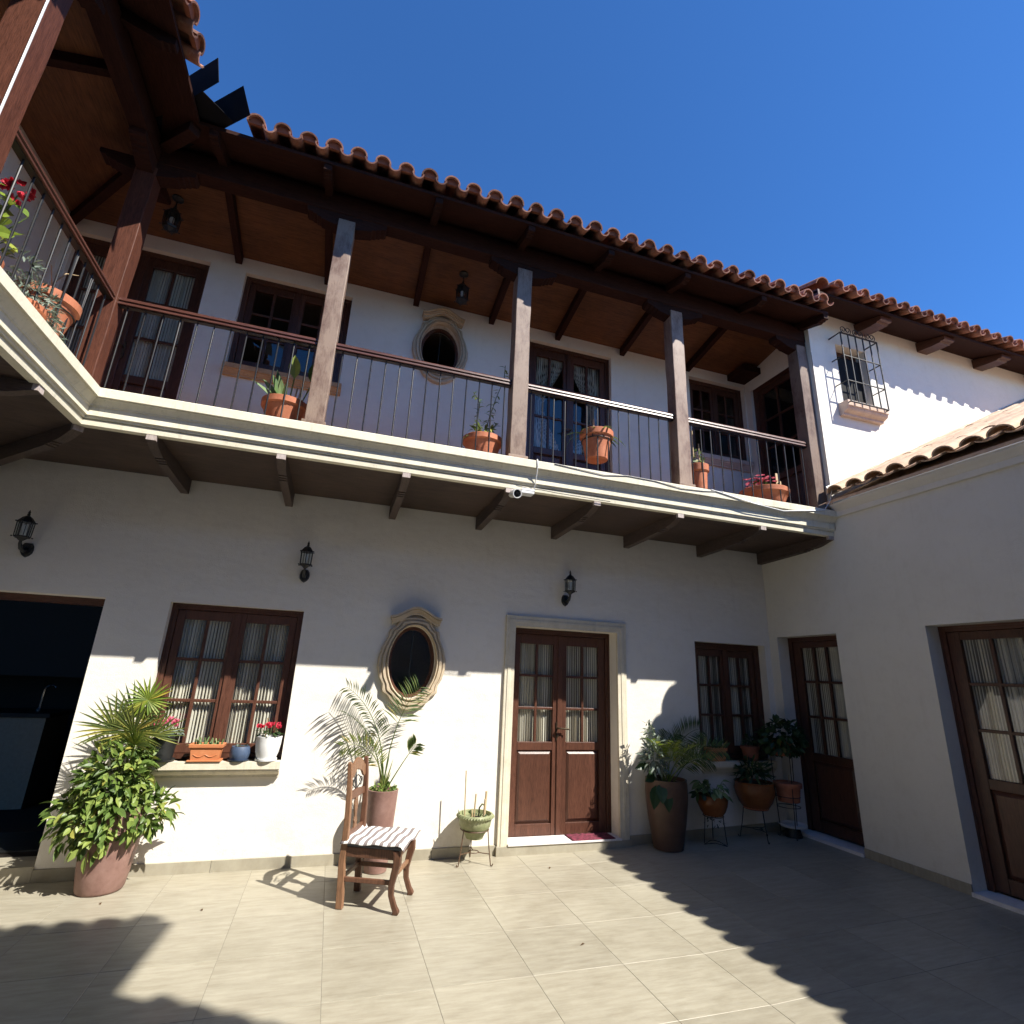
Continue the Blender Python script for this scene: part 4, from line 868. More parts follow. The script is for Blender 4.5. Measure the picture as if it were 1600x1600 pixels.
fan((0, 0, 0.6), (-0.13, -0.04, 1.07), (-0.3, -0.8, 0.6), 20, 0.32, 0.018, 'leaf_fan', t, rnd, R(190)); fan((0, 0, 0.6), (-0.04, 0.02, 1.16), (0, -1, 0.2), 22, 0.30, 0.019, 'leaf_palm', t, rnd, R(200))
fan((0, 0, 0.6), (0.13, -0.03, 1.03), (0.4, -0.8, 0.5), 16, 0.26, 0.016, 'leaf_fan', t, rnd, R(170)); fan((0, 0, 0.6), (0.05, -0.13, 0.98), (0, -0.8, 0.8), 16, 0.20, 0.018, 'leaf_lime', t, rnd, R(150))

# palm behind the chair
rnd = random.Random(12)
t = thing('potted_palm', 'slender feather palm in tall brown pot behind the chair', 'potted plant', (0.562, 5.145, 0))
pot(t, [(0.085, 0), (0.092, 0.004), (0.098, 0.06), (0.112, 0.30), (0.124, 0.52), (0.129, 0.60), (0.131, 0.612), (0.120, 0.614), (0.116, 0.58)], 'pot_brown', 0.118, 0.575)
b = B(); leaf_ball(b, rnd, (0, 0, 0.60), (0.10, 0.10, 0.055), 110, 0.045, 0.024, -0.1, 0.5, 0.4); b.build('ground_cover', 'leaf_shrub', t)
frond((0.0, 0, 0.58), R(172), 0.98, R(86), R(62), 24, 0.26, 0.014, 'leaf_palm', t, rnd, 0.45, 0.95, 0.15, roll=R(30))
frond((0.0, 0.01, 0.58), R(350), 0.92, R(89), R(40), 16, 0.20, 0.014, 'leaf_palm', t, rnd, 0.62, 0.75, 0.15, roll=R(-70))
frond((0.01, 0, 0.58), R(-12), 0.46, R(62), R(8), 9, 0.13, 0.019, 'leaf_palm', t, rnd, 0.80, 0.6, 0.2, roll=R(80))
frond((-0.01, -0.01, 0.58), R(188), 0.62, R(86), R(120), 26, 0.14, 0.012, 'leaf_fan', t, rnd, 0.35, 0.8, 0.15, roll=R(75))
frond((-0.01, 0.01, 0.58), R(150), 0.78, R(80), R(70), 20, 0.22, 0.013, 'leaf_palm', t, rnd, 0.45, 0.95, 0.15, roll=R(20))
b = B()
for k in range(9): leaf(b, (rnd.uniform(-.02, .02), rnd.uniform(-.02, .02), 0.585), (rnd.uniform(-0.45, 0.6), rnd.uniform(-0.3, 0.3), 1), rnd.uniform(0.16, 0.34), 0.014, Vector((0, -1, 0)), 0.1, 0.25, 3)
b.build('shoot', 'leaf_palm', t)

# wire stands
def wire_stand(loc, h, r_top, r_foot, label, rings=1, ang0=0.3, mat='wire', hook=True, base_loops=True):
    t = thing('wire_plant_stand', label, 'plant stand', loc, 0, 'wire plant stands along the facade')
    rg = B(); rg.tube([(r_top*math.cos(2*PI*k/24), r_top*math.sin(2*PI*k/24), h) for k in range(25)], 0.005, 5); rg.build('ring', mat, t, True)
    for k in range(3):
        a = ang0+2*PI*k/3; c_, s_ = math.cos(a), math.sin(a); b = B()
        pts = [(r_top*c_, r_top*s_, h+0.01), ((r_top+r_foot)/2*c_, (r_top+r_foot)/2*s_, h*0.5), (r_foot*c_, r_foot*s_, 0.03)]
        if hook: pts += [((r_foot+0.004)*c_, (r_foot+0.004)*s_, 0.006), ((r_foot+0.018)*c_, (r_foot+0.018)*s_, 0.006), ((r_foot+0.024)*c_, (r_foot+0.024)*s_, 0.022)]
        b.tube(pts, 0.0048, 6); b.build('leg', mat, t, True)
    if base_loops:
        lb = B(); z = h*0.34; rr = r_foot*0.28; lb.tube([(rr*math.cos(2*PI*k/20), rr*math.sin(2*PI*k/20), z) for k in range(21)], 0.004, 5); lb.build('lower_ring', mat, t, True)
        for k in range(3):
            a = ang0+2*PI*k/3; f = r_foot+(r_top-r_foot)*0.34; B().tube([(rr*math.cos(a), rr*math.sin(a), z), (f*math.cos(a), f*math.sin(a), z)], 0.004, 5).build('brace', mat, t, True)
    return t
# green bowl with stakes
BC = (1.405, 5.175)
wire_stand((BC[0], BC[1], 0), 0.27, 0.125, 0.16, 'rusty wire stand under the green bowl', ang0=R(205))
rnd = random.Random(5)
t = thing('planter_bowl', 'weathered green ceramic bowl with bare stakes on wire stand', 'planter', (BC[0], BC[1], 0.195))
p = pot(t, [(0.055, 0), (0.075, 0.004), (0.085, 0.03), (0.11, 0.065), (0.138, 0.105), (0.143, 0.135), (0.148, 0.16), (0.152, 0.172), (0.160, 0.180), (0.162, 0.19), (0.156, 0.20), (0.142, 0.20), (0.138, 0.17)], 'pot_green', 0.14, 0.16)
for k in range(40):
    a = 2*PI*k/40; bb = B().tube([(0.158*math.cos(a-0.09), 0.158*math.sin(a-0.09), 0.170), (0.165*math.cos(a), 0.165*math.sin(a), 0.181), (0.158*math.cos(a+0.09), 0.158*math.sin(a+0.09), 0.192)], [0.004, 0.008, 0.004], 5); bb.build('rope_bead', 'pot_green', p, True)
for (x, y, h, r_, l) in ((-0.105, -0.02, 0.46, 0.0055, -0.01), (-0.015, 0.0, 0.24, 0.007, 0.01), (0.065, -0.04, 0.20, 0.011, 0.01), (0.085, 0.01, 0.26, 0.010, 0.01), (-0.045, -0.05, 0.12, 0.006, 0.0)):
    B().tube([(x, y, 0.14), (x+l, y, 0.14+h*0.9)], r_, 7).build('stake', 'stick', t, True)
b = B(); b.tube([(0.03, 0, 0.15), (0.035, 0.01, 0.24), (0.06, 0.01, 0.27), (0.085, 0, 0.26)], 0.007, 6); b.tube([(-0.13, 0, 0.15), (-0.155, -0.01, 0.21), (-0.165, -0.01, 0.235)], [0.006, 0.005, 0.002], 5); b.build('dry_stem', 'stem_green', t, True)
b = B(); leaf_ball(b, rnd, (0.02, -0.02, 0.17), (0.10, 0.10, 0.035), 26, 0.05, 0.02, 0, 0.3, 0.2); b.build('foliage', 'leaf_dark', t)

# tall brown vase with mixed plants
rnd = random.Random(21)
zf = fz(3.385)
t = thing('potted_palm', 'tall dark brown vase with palm and mixed leaves right of the door', 'potted plant', (3.385, 5.16, zf))
pot(t, [(0.135, 0), (0.145, 0.005), (0.16, 0.10), (0.185, 0.25), (0.203, 0.40), (0.210, 0.50), (0.208, 0.58), (0.203, 0.615), (0.205, 0.625), (0.190, 0.626), (0.188, 0.59)], 'pot_vase', 0.19, 0.585)
for az, L, el, dr, nl, ll in ((12, 0.80, 64, 66, 26, 0.20), (35, 0.82, 72, 85, 26, 0.20), (-20, 0.68, 58, 75, 24, 0.17), (80, 0.68, 78, 60, 24, 0.17), (-60, 0.52, 68, 70, 18, 0.15), (0, 0.62, 42, 65, 22, 0.16)):
    frond((rnd.uniform(-.04, .08), rnd.uniform(-.04, .05), 0.58), R(az), L, R(el), R(dr), nl, ll, 0.014, 'leaf_palm', t, rnd, 0.4, 0.85, 0.25, roll=R(rnd.choice((-50, 45, 60))))
for az, L, el in ((200, 0.50, 80), (255, 0.50, 80), (300, 0.52, 72), (320, 0.45, 60)):
    frond((0.0, -0.04, 0.58), R(az), L, R(el), R(60), 16, 0.12, 0.014, 'leaf_lime', t, rnd, 0.45, 0.8, 0.3)
b = B(); leaf_ball(b, rnd, (-0.15, -0.05, 0.82), (0.11, 0.09, 0.19), 190, 0.10, 0.028, -0.7, 0.3, 0.5)
leaf_ball(b, rnd, (-0.20, -0.02, 1.02), (0.06, 0.05, 0.15), 60, 0.055, 0.022, -0.5, 0.2, 0.3); b.tube([(-0.1, 0, 0.58), (-0.17, -0.03, 0.9), (-0.20, -0.02, 1.16)], [0.006, 0.005, 0.002], 5); b.build('foliage', 'leaf_grey', t)
b = B()
for (x, y, z, dx, dy, dz, L, W) in ((-0.16, -0.06, 0.66, -0.7, -0.3, 0.1, 0.18, 0.10), (-0.14, -0.12, 0.60, -0.25, -0.5, -0.5, 0.20, 0.11), (-0.18, -0.1, 0.58, -0.4, -0.3, -0.9, 0.22, 0.11), (-0.20, 0.0, 0.74, -0.9, 0.0, 0.2, 0.16, 0.08), (-0.1, -0.15, 0.55, -0.1, -0.4, -0.9, 0.20, 0.10), (-0.17, -0.05, 0.70, -0.6, -0.5, 0.3, 0.15, 0.09)):
    b.tube([(-0.06, -0.02, 0.58), (x*0.7, y*0.7, z+0.05), (x, y, z)], 0.004, 5); leaf(b, (x, y, z), (dx, dy, dz), L, W, Vector((-0.3, -0.9, 0.4)), 0.6, 0.12, 5)
b.build('broad_leaf', 'leaf_dark', t)

# shaded row of stands
def glazed(prof_s, h):
    return [(r*prof_s, z*h) for r, z in ((0.45, 0), (0.62, 0.03), (0.82, 0.25), (0.97, 0.55), (1.0, 0.75), (0.94, 0.93), (0.98, 0.97), (0.98, 1.0), (0.90, 1.0), (0.88, 0.93))]
rnd = random.Random(31); x, y = 3.885, 5.10; zf = fz(x)
st_ = wire_stand((x, y, zf), 0.27, 0.10, 0.125, 'low black wire stand right of the tall vase', ang0=R(-60), mat='black_wire', hook=False, base_loops=False)
b = B(); pts = []
for k in range(3):
    a = R(-60)+2*PI*k/3; pts += [(0.125*math.cos(a), 0.125*math.sin(a), 0.02), (0.05*math.cos(a+PI/3), 0.05*math.sin(a+PI/3), 0.035)]
b.tube(pts+[pts[0]], 0.004, 5); b.build('foot_wire', 'black_wire', st_, True)
t = thing('potted_plant', 'ochre glazed pot of broad variegated leaves on the low wire stand', 'potted plant', (x, y, zf+0.27))
pot(t, glazed(0.152, 0.19), 'pot_glazed', 0.13, 0.165); b = B()
for k in range(38):
    a = rnd.uniform(0, 2*PI); q = Vector((0.12*math.cos(a), 0.12*math.sin(a), 0.22+rnd.uniform(-0.02, 0.10))); b.tube([(0, 0, 0.16), q], 0.003, 4); leaf(b, q, (math.cos(a)*0.8, math.sin(a)*0.8, rnd.uniform(-0.5, 0.3)), rnd.uniform(0.07, 0.12), rnd.uniform(0.05, 0.075), Vector((0, -0.3, 1)), 0.9, 0.12, 4)
b.build('foliage', 'leaf_pale', t); b = B(); leaf_ball(b, rnd, (-0.14, -0.03, 0.22), (0.07, 0.06, 0.06), 12, 0.09, 0.05, -0.8, 0.4, 0.8, 0.1, 4); b.build('dark_foliage', 'leaf_dark', t)
b = B(); leaf_ball(b, rnd, (0.0, -0.02, -0.05), (0.10, 0.08, 0.06), 24, 0.035, 0.022, -1, 0.4, 0.8); b.build('trailing_roots', 'leaf_dark', t)
rnd = random.Random(32); x, y = 4.47, 5.155; zf = fz(x)
wire_stand((x, y, zf), 0.29, 0.12, 0.17, 'black wire stand under the large amber pot', ang0=R(-100), mat='black_wire')
t = thing('potted_plant', 'large amber glazed pot of dark pointed leaves in front of the shaded sill', 'potted plant', (x, y, zf+0.29))
pot(t, glazed(0.205, 0.26), 'pot_glazed', 0.18, 0.235); sp = B().lathe([(0.10, -0.004), (0.125, 0.0), (0.135, 0.02), (0.128, 0.02), (0.12, 0.006)], (0, 0, 0), 24); sp.build('saucer', 'terracotta', t, True)
b = B(); leaf_ball(b, rnd, (-0.02, -0.02, 0.34), (0.17, 0.14, 0.14), 150, 0.11, 0.028, -0.3, 0.3, 0.5); b.build('foliage', 'leaf_dark', t)
rnd = random.Random(33); x, y = 4.845, 5.09; zf = fz(x)
t = thing('wire_plant_stand', 'tall black wire stand in the corner beside the narrow door', 'plant stand', (x, y, zf), 0, 'wire plant stands along the facade')
for k in range(3):
    a = R(-110)+2*PI*k/3; c_, s_ = math.cos(a), math.sin(a); B().tube([(0.135*c_, 0.135*s_, 0.86), (0.12*c_, 0.12*s_, 0.45), (0.10*c_, 0.10*s_, 0.03), (0.115*c_, 0.115*s_, 0.006), (0.135*c_, 0.135*s_, 0.02)], 0.005, 6).build('leg', 'black_wire', t, True)
for z, r_ in ((0.86, 0.135), (0.40, 0.12), (0.30, 0.115)): B().tube([(r_*math.cos(2*PI*k/24), r_*math.sin(2*PI*k/24), z) for k in range(25)], 0.004, 5).build('ring', 'black_wire', t, True)
t = thing('flower_pot', 'empty looking terracotta pot with stubble on the lower ring of the tall stand', 'flower pot', (x+0.01, y, zf+0.345))
pot(t, [(0.10, 0), (0.107, 0.004), (0.118, 0.10), (0.124, 0.145)]+rim(0.124, 0.19, 0.018, 0.045), 'terracotta', 0.115, 0.165)
B().tube([(0.02, 0, 0.16), (0.03, 0, 0.26)], 0.004, 5).build('stake', 'stick', t)
t = thing('potted_plant', 'round dark leafy plant on top of the tall wire stand', 'potted plant', (x-0.02, y, zf+0.80))
pot(t, [(0.075, 0), (0.08, 0.004), (0.095, 0.10), (0.10, 0.12)]+rim(0.10, 0.14, 0.012, 0.03), 'terracotta', 0.092, 0.12)
b = B(); leaf_ball(b, rnd, (0, -0.02, 0.17), (0.24, 0.20, 0.20), 330, 0.085, 0.055, -0.8, 0.45, 0.6, 0.12, 4); b.build('foliage', 'leaf_dark', t)
t = thing('plant_saucer', 'pale round plant saucer standing low at the foot of the corner stand', 'saucer', (4.90, 5.12, fz(4.9)))
B().lathe([(0.10, 0.10), (0.125, 0.10), (0.14, 0.125), (0.134, 0.127), (0.12, 0.108), (0.02, 0.106)], (0, 0, 0), 28).build('dish', 'pot_white', t, True)
B().lathe([(0.085, 0.0), (0.09, 0.003), (0.075, 0.05), (0.07, 0.099)], (0, 0, 0), 18).build('foot', 'pot_black', t, True)

# sill pots, sunny window
def cyclamen(t, rnd, r, z, mat, nl=44, nf=16, spread=1.0, leafmat='leaf_grey'):
    b = B()
    for k in range(nl):
        a = rnd.uniform(0, 2*PI); q = Vector((r*rnd.uniform(0.2, 1.05)*math.cos(a), r*rnd.uniform(0.2, 1.05)*math.sin(a), z+rnd.uniform(0.0, 0.055))); leaf(b, q, (math.cos(a), math.sin(a), rnd.uniform(-0.2, 0.5)), rnd.uniform(0.035, 0.06), rnd.uniform(0.035, 0.05), Vector((0, 0, 1)), 0.7, 0.1, 4)
    b.build('foliage', leafmat, t); s_ = B()
    for k in range(nf):
        a = rnd.uniform(0, 2*PI); rr = r*rnd.uniform(0.1, 0.95)*spread; top = Vector((rr*math.cos(a), rr*math.sin(a), z+rnd.uniform(0.06, 0.12))); s_.tube([(rr*0.4*math.cos(a), rr*0.4*math.sin(a), z), top], 0.002, 4)
        f = B()
        for m_ in range(6): leaf(f, top, (math.cos(m_*PI/3)*0.6, math.sin(m_*PI/3)*0.6, 0.8), rnd.uniform(0.028, 0.044), 0.024, Vector((0, -1, 0.4)), -0.2, 0.2, 2)
        f.build('flower', mat, t)
    s_.build('stem', 'stem_green', t)
SZ = 0.818; SY = 5.31
rnd = random.Random(41); t = thing('flower_pot', 'black pot of pink cyclamen at the left end of the sunny sill', 'potted plant', (-1.215, SY, SZ))
pot(t, [(0.075, 0), (0.082, 0.003), (0.092, 0.09), (0.100, 0.17), (0.106, 0.178), (0.106, 0.19), (0.097, 0.191), (0.094, 0.17)], 'pot_black', 0.095, 0.165); B().lathe([(0.07, -0.0005), (0.105, 0.002), (0.11, 0.014), (0.10, 0.006)], (0, 0, 0.001), 24).build('saucer', 'pot_black', t, True)
cyclamen(t, rnd, 0.11, 0.185, 'petal_pink', 60, 20)
rnd = random.Random(42); t = thing('window_box', 'small rectangular terracotta planter of succulents on the sunny sill', 'planter', (-0.885, SY-0.005, SZ))
b = B(); hx_, hy_ = 0.115, 0.058
def rect_ring(sx, sy, z): return [(-sx, -sy, z), (sx, -sy, z), (sx, sy, z), (-sx, sy, z)]
rings = [(0.86, 0), (0.88, 0.004), (1.0, 0.105), (1.10, 0.106), (1.12, 0.132), (1.02, 0.133), (0.98, 0.115)]
for f, z in rings: b.v += rect_ring(hx_*f, hy_*f if f <= 1 else hy_+hx_*(f-1), z)
b.f.append((3, 2, 1, 0))
for i in range(len(rings)-1):
    for k in range(4): b.f.append((i*4+k, i*4+(k+1) % 4, i*4+4+(k+1) % 4, i*4+4+k))
bx_ = b.build('pot', 'planter_orange', t, bevel=0.003); B().box(-hx_*0.97, hx_*0.97, -hy_*0.97, hy_*0.97, 0.09, 0.116).build('soil', 'soil', bx_)
B().box(-hx_*1.1, hx_*1.1, -hy_*1.12, hy_*1.12, 0.0005, 0.012).build('saucer', 'planter_orange', t, bevel=0.003)
b = B(); b.tube([(hx_*(-0.75+1.5*i/24), -hy_*0.95, 0.055-0.018*abs(math.sin(PI*i/12))) for i in range(25)], 0.004, 5); b.build('swag_relief', 'planter_orange', bx_, True)
b = B()
for k in range(26):
    x_ = rnd.uniform(-0.1, 0.1); h_ = rnd.uniform(0.02, 0.07); b.tube([(x_, rnd.uniform(-.03, .03), 0.112), (x_+rnd.uniform(-.02, .02), rnd.uniform(-.03, .03), 0.112+h_)], [0.008, 0.005], 6)
for k in range(20): leaf(b, (rnd.uniform(-0.13, 0.02), rnd.uniform(-0.05, 0.03), 0.125), rdir(rnd, 0, 0.6), 0.05, 0.012, Vector((0, 0, 1)), 0.3, 0.2, 2)
b.build('foliage', 'leaf_pale', t)
t = thing('flower_pot', 'small round slate blue pot between planter and white pot', 'flower pot', (-0.635, SY, SZ))
pot(t, [(0.055, 0), (0.062, 0.003), (0.076, 0.035), (0.080, 0.065), (0.074, 0.098), (0.068, 0.112), (0.060, 0.112), (0.058, 0.10)], 'pot_blue', 0.06, 0.1); B().lathe([(0.05, -0.0005), (0.08, 0.002), (0.086, 0.011), (0.076, 0.005)], (0, 0, 0.001), 24).build('saucer', 'pot_blue', t, True)
b = B()
for k in range(14): leaf(b, (rnd.uniform(-.04, .04), rnd.uniform(-.04, .04), 0.105), rdir(rnd, 0.4, 1), 0.035, 0.008, Vector((0, -1, 0)), 0.1, 0.2, 2)
b.build('foliage', 'leaf_grey', t)
rnd = random.Random(43); t = thing('flower_pot', 'white pot of red cyclamen at the right end of the sunny sill', 'potted plant', (-0.425, SY, SZ))
pot(t, [(0.062, 0.012), (0.075, 0.016), (0.092, 0.07), (0.101, 0.13), (0.104, 0.185), (0.105, 0.192), (0.096, 0.193), (0.093, 0.17)], 'pot_white', 0.095, 0.165); B().lathe([(0.07, 0.0), (0.086, 0.003), (0.088, 0.018), (0.08, 0.014)], (0, 0, 0.0005), 24).build('saucer', 'pot_white', t, True)
cyclamen(t, rnd, 0.085, 0.185, 'petal_red', 26, 9, 1.3, 'leaf_dark'); B().tube([(-0.03, -0.03, 0.17), (-0.035, -0.03, 0.34)], 0.005, 6).build('stake', 'stick', t); B().tube([(0.04, -0.05, 0.17), (0.06, -0.05, 0.24)], 0.005, 6).build('stake', 'stick', t)
# shaded sill
rnd = random.Random(44); t = thing('window_box', 'small terracotta planter at the left of the shaded sill', 'planter', (4.135, D-0.035, 0.793))
b = B()
for f, z in rings: b.v += rect_ring(0.10*f, 0.05*f, z)
b.f.append((3, 2, 1, 0))
for i in range(len(rings)-1):
    for k in range(4): b.f.append((i*4+k, i*4+(k+1) % 4, i*4+4+(k+1) % 4, i*4+4+k))
bx_ = b.build('pot', 'planter_orange', t, bevel=0.003); B().box(-0.095, 0.095, -0.047, 0.047, 0.09, 0.116).build('soil', 'soil', bx_)
b = B(); leaf_ball(b, rnd, (0, 0, 0.14), (0.08, 0.04, 0.04), 26, 0.04, 0.02, 0, 0.3, 0.3); b.build('foliage', 'leaf_dark', t)
t = thing('flower_pot', 'dark red planter behind the corner plants on the shaded sill', 'flower pot', (4.60, D-0.03, 0.793))
pot(t, [(0.07, 0), (0.078, 0.003), (0.09, 0.12)]+rim(0.09, 0.15, 0.012, 0.03), 'mortar_red', 0.083, 0.13); b = B(); leaf_ball(b, rnd, (0, -0.01, 0.19), (0.09, 0.06, 0.07), 50, 0.06, 0.025, -0.2, 0.3, 0.4); b.build('foliage', 'leaf_dark', t)

# gallery pots
def clay_pot(t, r, h, rb, mat='terracotta'):
    return pot(t, [(rb, 0), (rb+0.006, 0.004), (rb+(r-rb)*0.5, h*0.5), (r-0.012, h*0.76)]+rim(r-0.012, h, 0.018, h*0.2), mat, r-0.02, h*0.88)
GP = 'terracotta pots along the gallery railing'
rnd = random.Random(51); t = thing('potted_plant', 'wide terracotta pot with upright calla-like leaves beside the second post', 'potted plant', (-0.665, 4.54, ZF+0.03), 0, GP)
clay_pot(t, 0.185, 0.26, 0.12); B().lathe([(0.12, -0.028), (0.17, -0.024), (0.19, 0.0), (0.17, -0.008)], (0, 0, 0), 28).build('saucer', 'terracotta', t, True)
b = B()
for (az, el, L, W) in ((160, 60, 0.26, 0.07), (190, 45, 0.24, 0.06), (210, 70, 0.22, 0.06), (250, 65, 0.20, 0.06), (175, 78, 0.28, 0.06), (140, 50, 0.2, 0.05), (280, 55, 0.18, 0.06), (20, 35, 0.22, 0.05), (350, 20, 0.24, 0.05), (60, 50, 0.2, 0.05)):
    d = Vector((math.cos(R(az))*math.cos(R(el)), math.sin(R(az))*math.cos(R(el)), math.sin(R(el)))); leaf(b, (d.x*0.05-0.02, d.y*0.05, 0.24), d, L*1.25, W*1.2, Vector((0, -0.5, 0.8)), 0.35, 0.15, 5)
b.build('foliage', 'leaf_pale', t); b = B()
for (x_, z_, dx) in ((0.02, 0.52, 0.02), (0.10, 0.50, 0.16)):
    b.tube([(x_, 0, 0.22), (x_+dx*0.5, 0, z_)], 0.006, 5); leaf(b, (x_+dx*0.5, 0, z_), (dx-0.1, -0.2, 0.9), 0.21, 0.10, Vector((0, -1, 0)), 0.1, 0.2, 5)
leaf(b, (0.15, -0.02, 0.24), (0.8, -0.1, 0.25), 0.16, 0.05, Vector((0, 0, 1)), 0.5, 0.2, 4); leaf(b, (0.17, -0.02, 0.2), (0.8, -0.1, -0.2), 0.13, 0.09, Vector((0, -0.6, 1)), 0.7, 0.2, 4)
b.build('tall_leaf', 'leaf_shrub', t)
for x_ in (-0.06, 0.055, 0.085): B().tube([(x_, -0.03, 0.2), (x_+0.02, -0.03, 0.42 if x_ > 0 else 0.36)], 0.007, 6).build('stake', 'stick', t)
rnd = random.Random(52); t = thing('potted_plant', 'terracotta pot with tall thin climbing stems at the third post', 'potted plant', (1.10, 4.54, ZF+0.03), 0, GP)
clay_pot(t, 0.185, 0.25, 0.12); B().lathe([(0.12, -0.028), (0.16, -0.024), (0.175, 0.0), (0.16, -0.008)], (0, 0, 0), 28).build('saucer', 'terracotta', t, True)
b = B(); lf = B()
for (path) in ([(0, 0, 0.22), (0.04, -0.02, 0.45), (0.10, -0.03, 0.70), (0.17, -0.04, 0.92), (0.175, -0.04, 1.08)], [(-0.03, 0, 0.22), (-0.07, -0.02, 0.42), (-0.06, -0.03, 0.62), (-0.13, -0.03, 0.72)], [(0.02, 0, 0.22), (0.05, 0, 0.36), (0.14, -0.02, 0.44)], [(0, 0, 0.22), (0.05, -0.02, 0.5), (0.06, -0.02, 0.66)], [(-0.02, -0.02, 0.22), (-0.06, -0.1, 0.30), (-0.2, -0.1, 0.20)]):
    b.tube(path, [0.006]+[0.004]*(len(path)-1), 5)
    for i in range(len(path)-1):
        for q in range(7):
            p_ = Vector(path[i]).lerp(Vector(path[i+1]), q/7); leaf(lf, p_, rdir(rnd, -0.4, 0.8), rnd.uniform(0.05, 0.085), 0.028, Vector((0, -0.5, 0.8)), 0.6, 0.2, 3)
leaf_ball(lf, rnd, (-0.02, -0.03, 0.30), (0.12, 0.1, 0.08), 46, 0.09, 0.028, -0.2, 0.3, 0.6); b.build('stem', 'stem_green', t); lf.build('foliage', 'leaf_shrub', t)
rnd = random.Random(53); t = thing('hanging_pot', 'terracotta pot held by an iron ring high on the railing', 'potted plant', (2.275, 4.475, 3.70), 0, GP)
clay_pot(t, 0.165, 0.30, 0.105); b = B(); rr = [(0.152*math.cos(2*PI*k/24), 0.152*math.sin(2*PI*k/24), 0.20) for k in range(25)]; b.tube(rr, 0.006, 5); b.tube([(-0.1, -0.115, 0.20), (-0.1, -0.13, 0.52)], 0.005, 5); b.tube([(0.1, -0.115, 0.20), (0.1, -0.13, 0.52)], 0.005, 5); b.build('ring_holder', 'iron', t, True)
b = B()
for k in range(16):
    a = rnd.uniform(0, 2*PI); leaf(b, (0.08*math.cos(a), 0.08*math.sin(a), 0.27), (math.cos(a), math.sin(a)*0.6, rnd.uniform(0.1, 0.7)), rnd.uniform(0.16, 0.32), 0.022, Vector((0, 0, 1)), rnd.uniform(0.9, 1.9), 0.25, 5)
leaf(b, (-0.1, -0.03, 0.27), (-0.9, -0.1, 0.2), 0.42, 0.024, Vector((0, 0, 1)), 2.0, 0.25, 5); b.build('foliage', 'leaf_shrub', t)
for x_, h_ in ((-0.05, 0.16), (0.09, 0.11)): B().box(x_-0.012, x_+0.012, -0.035, -0.028, 0.24, 0.28+h_).build('label_stake', 'stick', t)
rnd = random.Random(54); t = thing('potted_plant', 'narrow terracotta pot with two canes right of the fourth post', 'potted plant', (3.475, 4.46, ZF), 0, GP)
clay_pot(t, 0.108, 0.37, 0.075)
for x_, h_ in ((-0.045, 0.42), (0.03, 0.28)): B().tube([(x_, 0, 0.33), (x_, 0, 0.36+h_)], 0.007, 6).build('stake', 'stick', t)
b = B(); leaf_ball(b, rnd, (0.0, -0.02, 0.44), (0.05, 0.05, 0.13), 34, 0.065, 0.04, -0.6, 0.3, 0.6); b.build('foliage', 'leaf_pale', t)
rnd = random.Random(55); t = thing('potted_plant', 'wide terracotta bowl of pink flowers at the right end of the gallery', 'potted plant', (4.47, 4.60, ZF), 0, GP)
clay_pot(t, 0.26, 0.27, 0.17); b = B(); leaf_ball(b, rnd, (-0.04, 0, 0.28), (0.20, 0.18, 0.10), 90, 0.05, 0.03, 0, 0.4, 0.4); b.build('foliage', 'leaf_dark', t)
f = B()
for k in range(46):
    a = rnd.uniform(0, 2*PI); rr = rnd.uniform(0, 0.2); f = B(); c_ = Vector((rr*math.cos(a)-0.05, rr*math.sin(a), 0.36+rnd.uniform(0, 0.06)))
    for m_ in range(5): leaf(f, c_, (math.cos(m_*1.257), math.sin(m_*1.257), 0.4), 0.032, 0.026, Vector((0, 0, 1)), 0.2, 0.1, 2)
    f.build('flower', 'petal_pink', t)
B().box(0.075, 0.115, -0.12, -0.11, 0.2, 0.47).build('label_stake', 'stick', t); B().box(0.17, 0.185, -0.08, -0.07, 0.2, 0.40).build('label_stake', 'stick', t)
# left gallery
rnd = random.Random(56); t = thing('hanging_pot', 'terracotta pot with trailing silvery plant on the left railing', 'potted plant', (-2.15, 3.88, 3.62), 0, GP)
clay_pot(t, 0.18, 0.29, 0.115); b = B(); rr = [(0.163*math.cos(2*PI*k/24), 0.163*math.sin(2*PI*k/24), 0.19) for k in range(25)]; b.tube(rr, 0.006, 5); b.tube([(0.14, -0.12, 0.2), (0.15, -0.12, 0.6)], 0.005, 5); b.tube([(0.14, 0.12, 0.2), (0.15, 0.12, 0.6)], 0.005, 5); b.build('ring_holder', 'iron', t, True)
b = B(); b.tube([(-0.02, 0.0, 0.28), (0.0, 0.0, 0.42), (0.02, 0.06, 0.55), (0.04, 0.16, 0.62)], [0.008, 0.006, 0.004, 0.002], 5); b.tube([(0.0, 0.0, 0.38), (0.0, -0.08, 0.5)], 0.003, 5); b.build('twig', 'stick', t)
t = thing('potted_plant', 'low silvery grey trailing plant on the left gallery floor', 'potted plant', (-2.07, 3.52, ZF), 0, GP)
pot(t, [(0.09, 0), (0.1, 0.004), (0.115, 0.12)]+rim(0.115, 0.16, 0.014, 0.035), 'terracotta', 0.10, 0.14); b = B()
leaf_ball(b, rnd, (0.03, 0.02, 0.2), (0.12, 0.24, 0.12), 420, 0.055, 0.011, -0.5, 0.3, 0.4); leaf_ball(b, rnd, (0.04, 0.2, 0.14), (0.09, 0.16, 0.09), 160, 0.055, 0.011, -0.5, 0.3, 0.4); leaf_ball(b, rnd, (0.03, -0.12, 0.36), (0.05, 0.13, 0.05), 50, 0.06, 0.014, -0.5, 0.3, 0.4); b.build('foliage', 'leaf_grey', t)
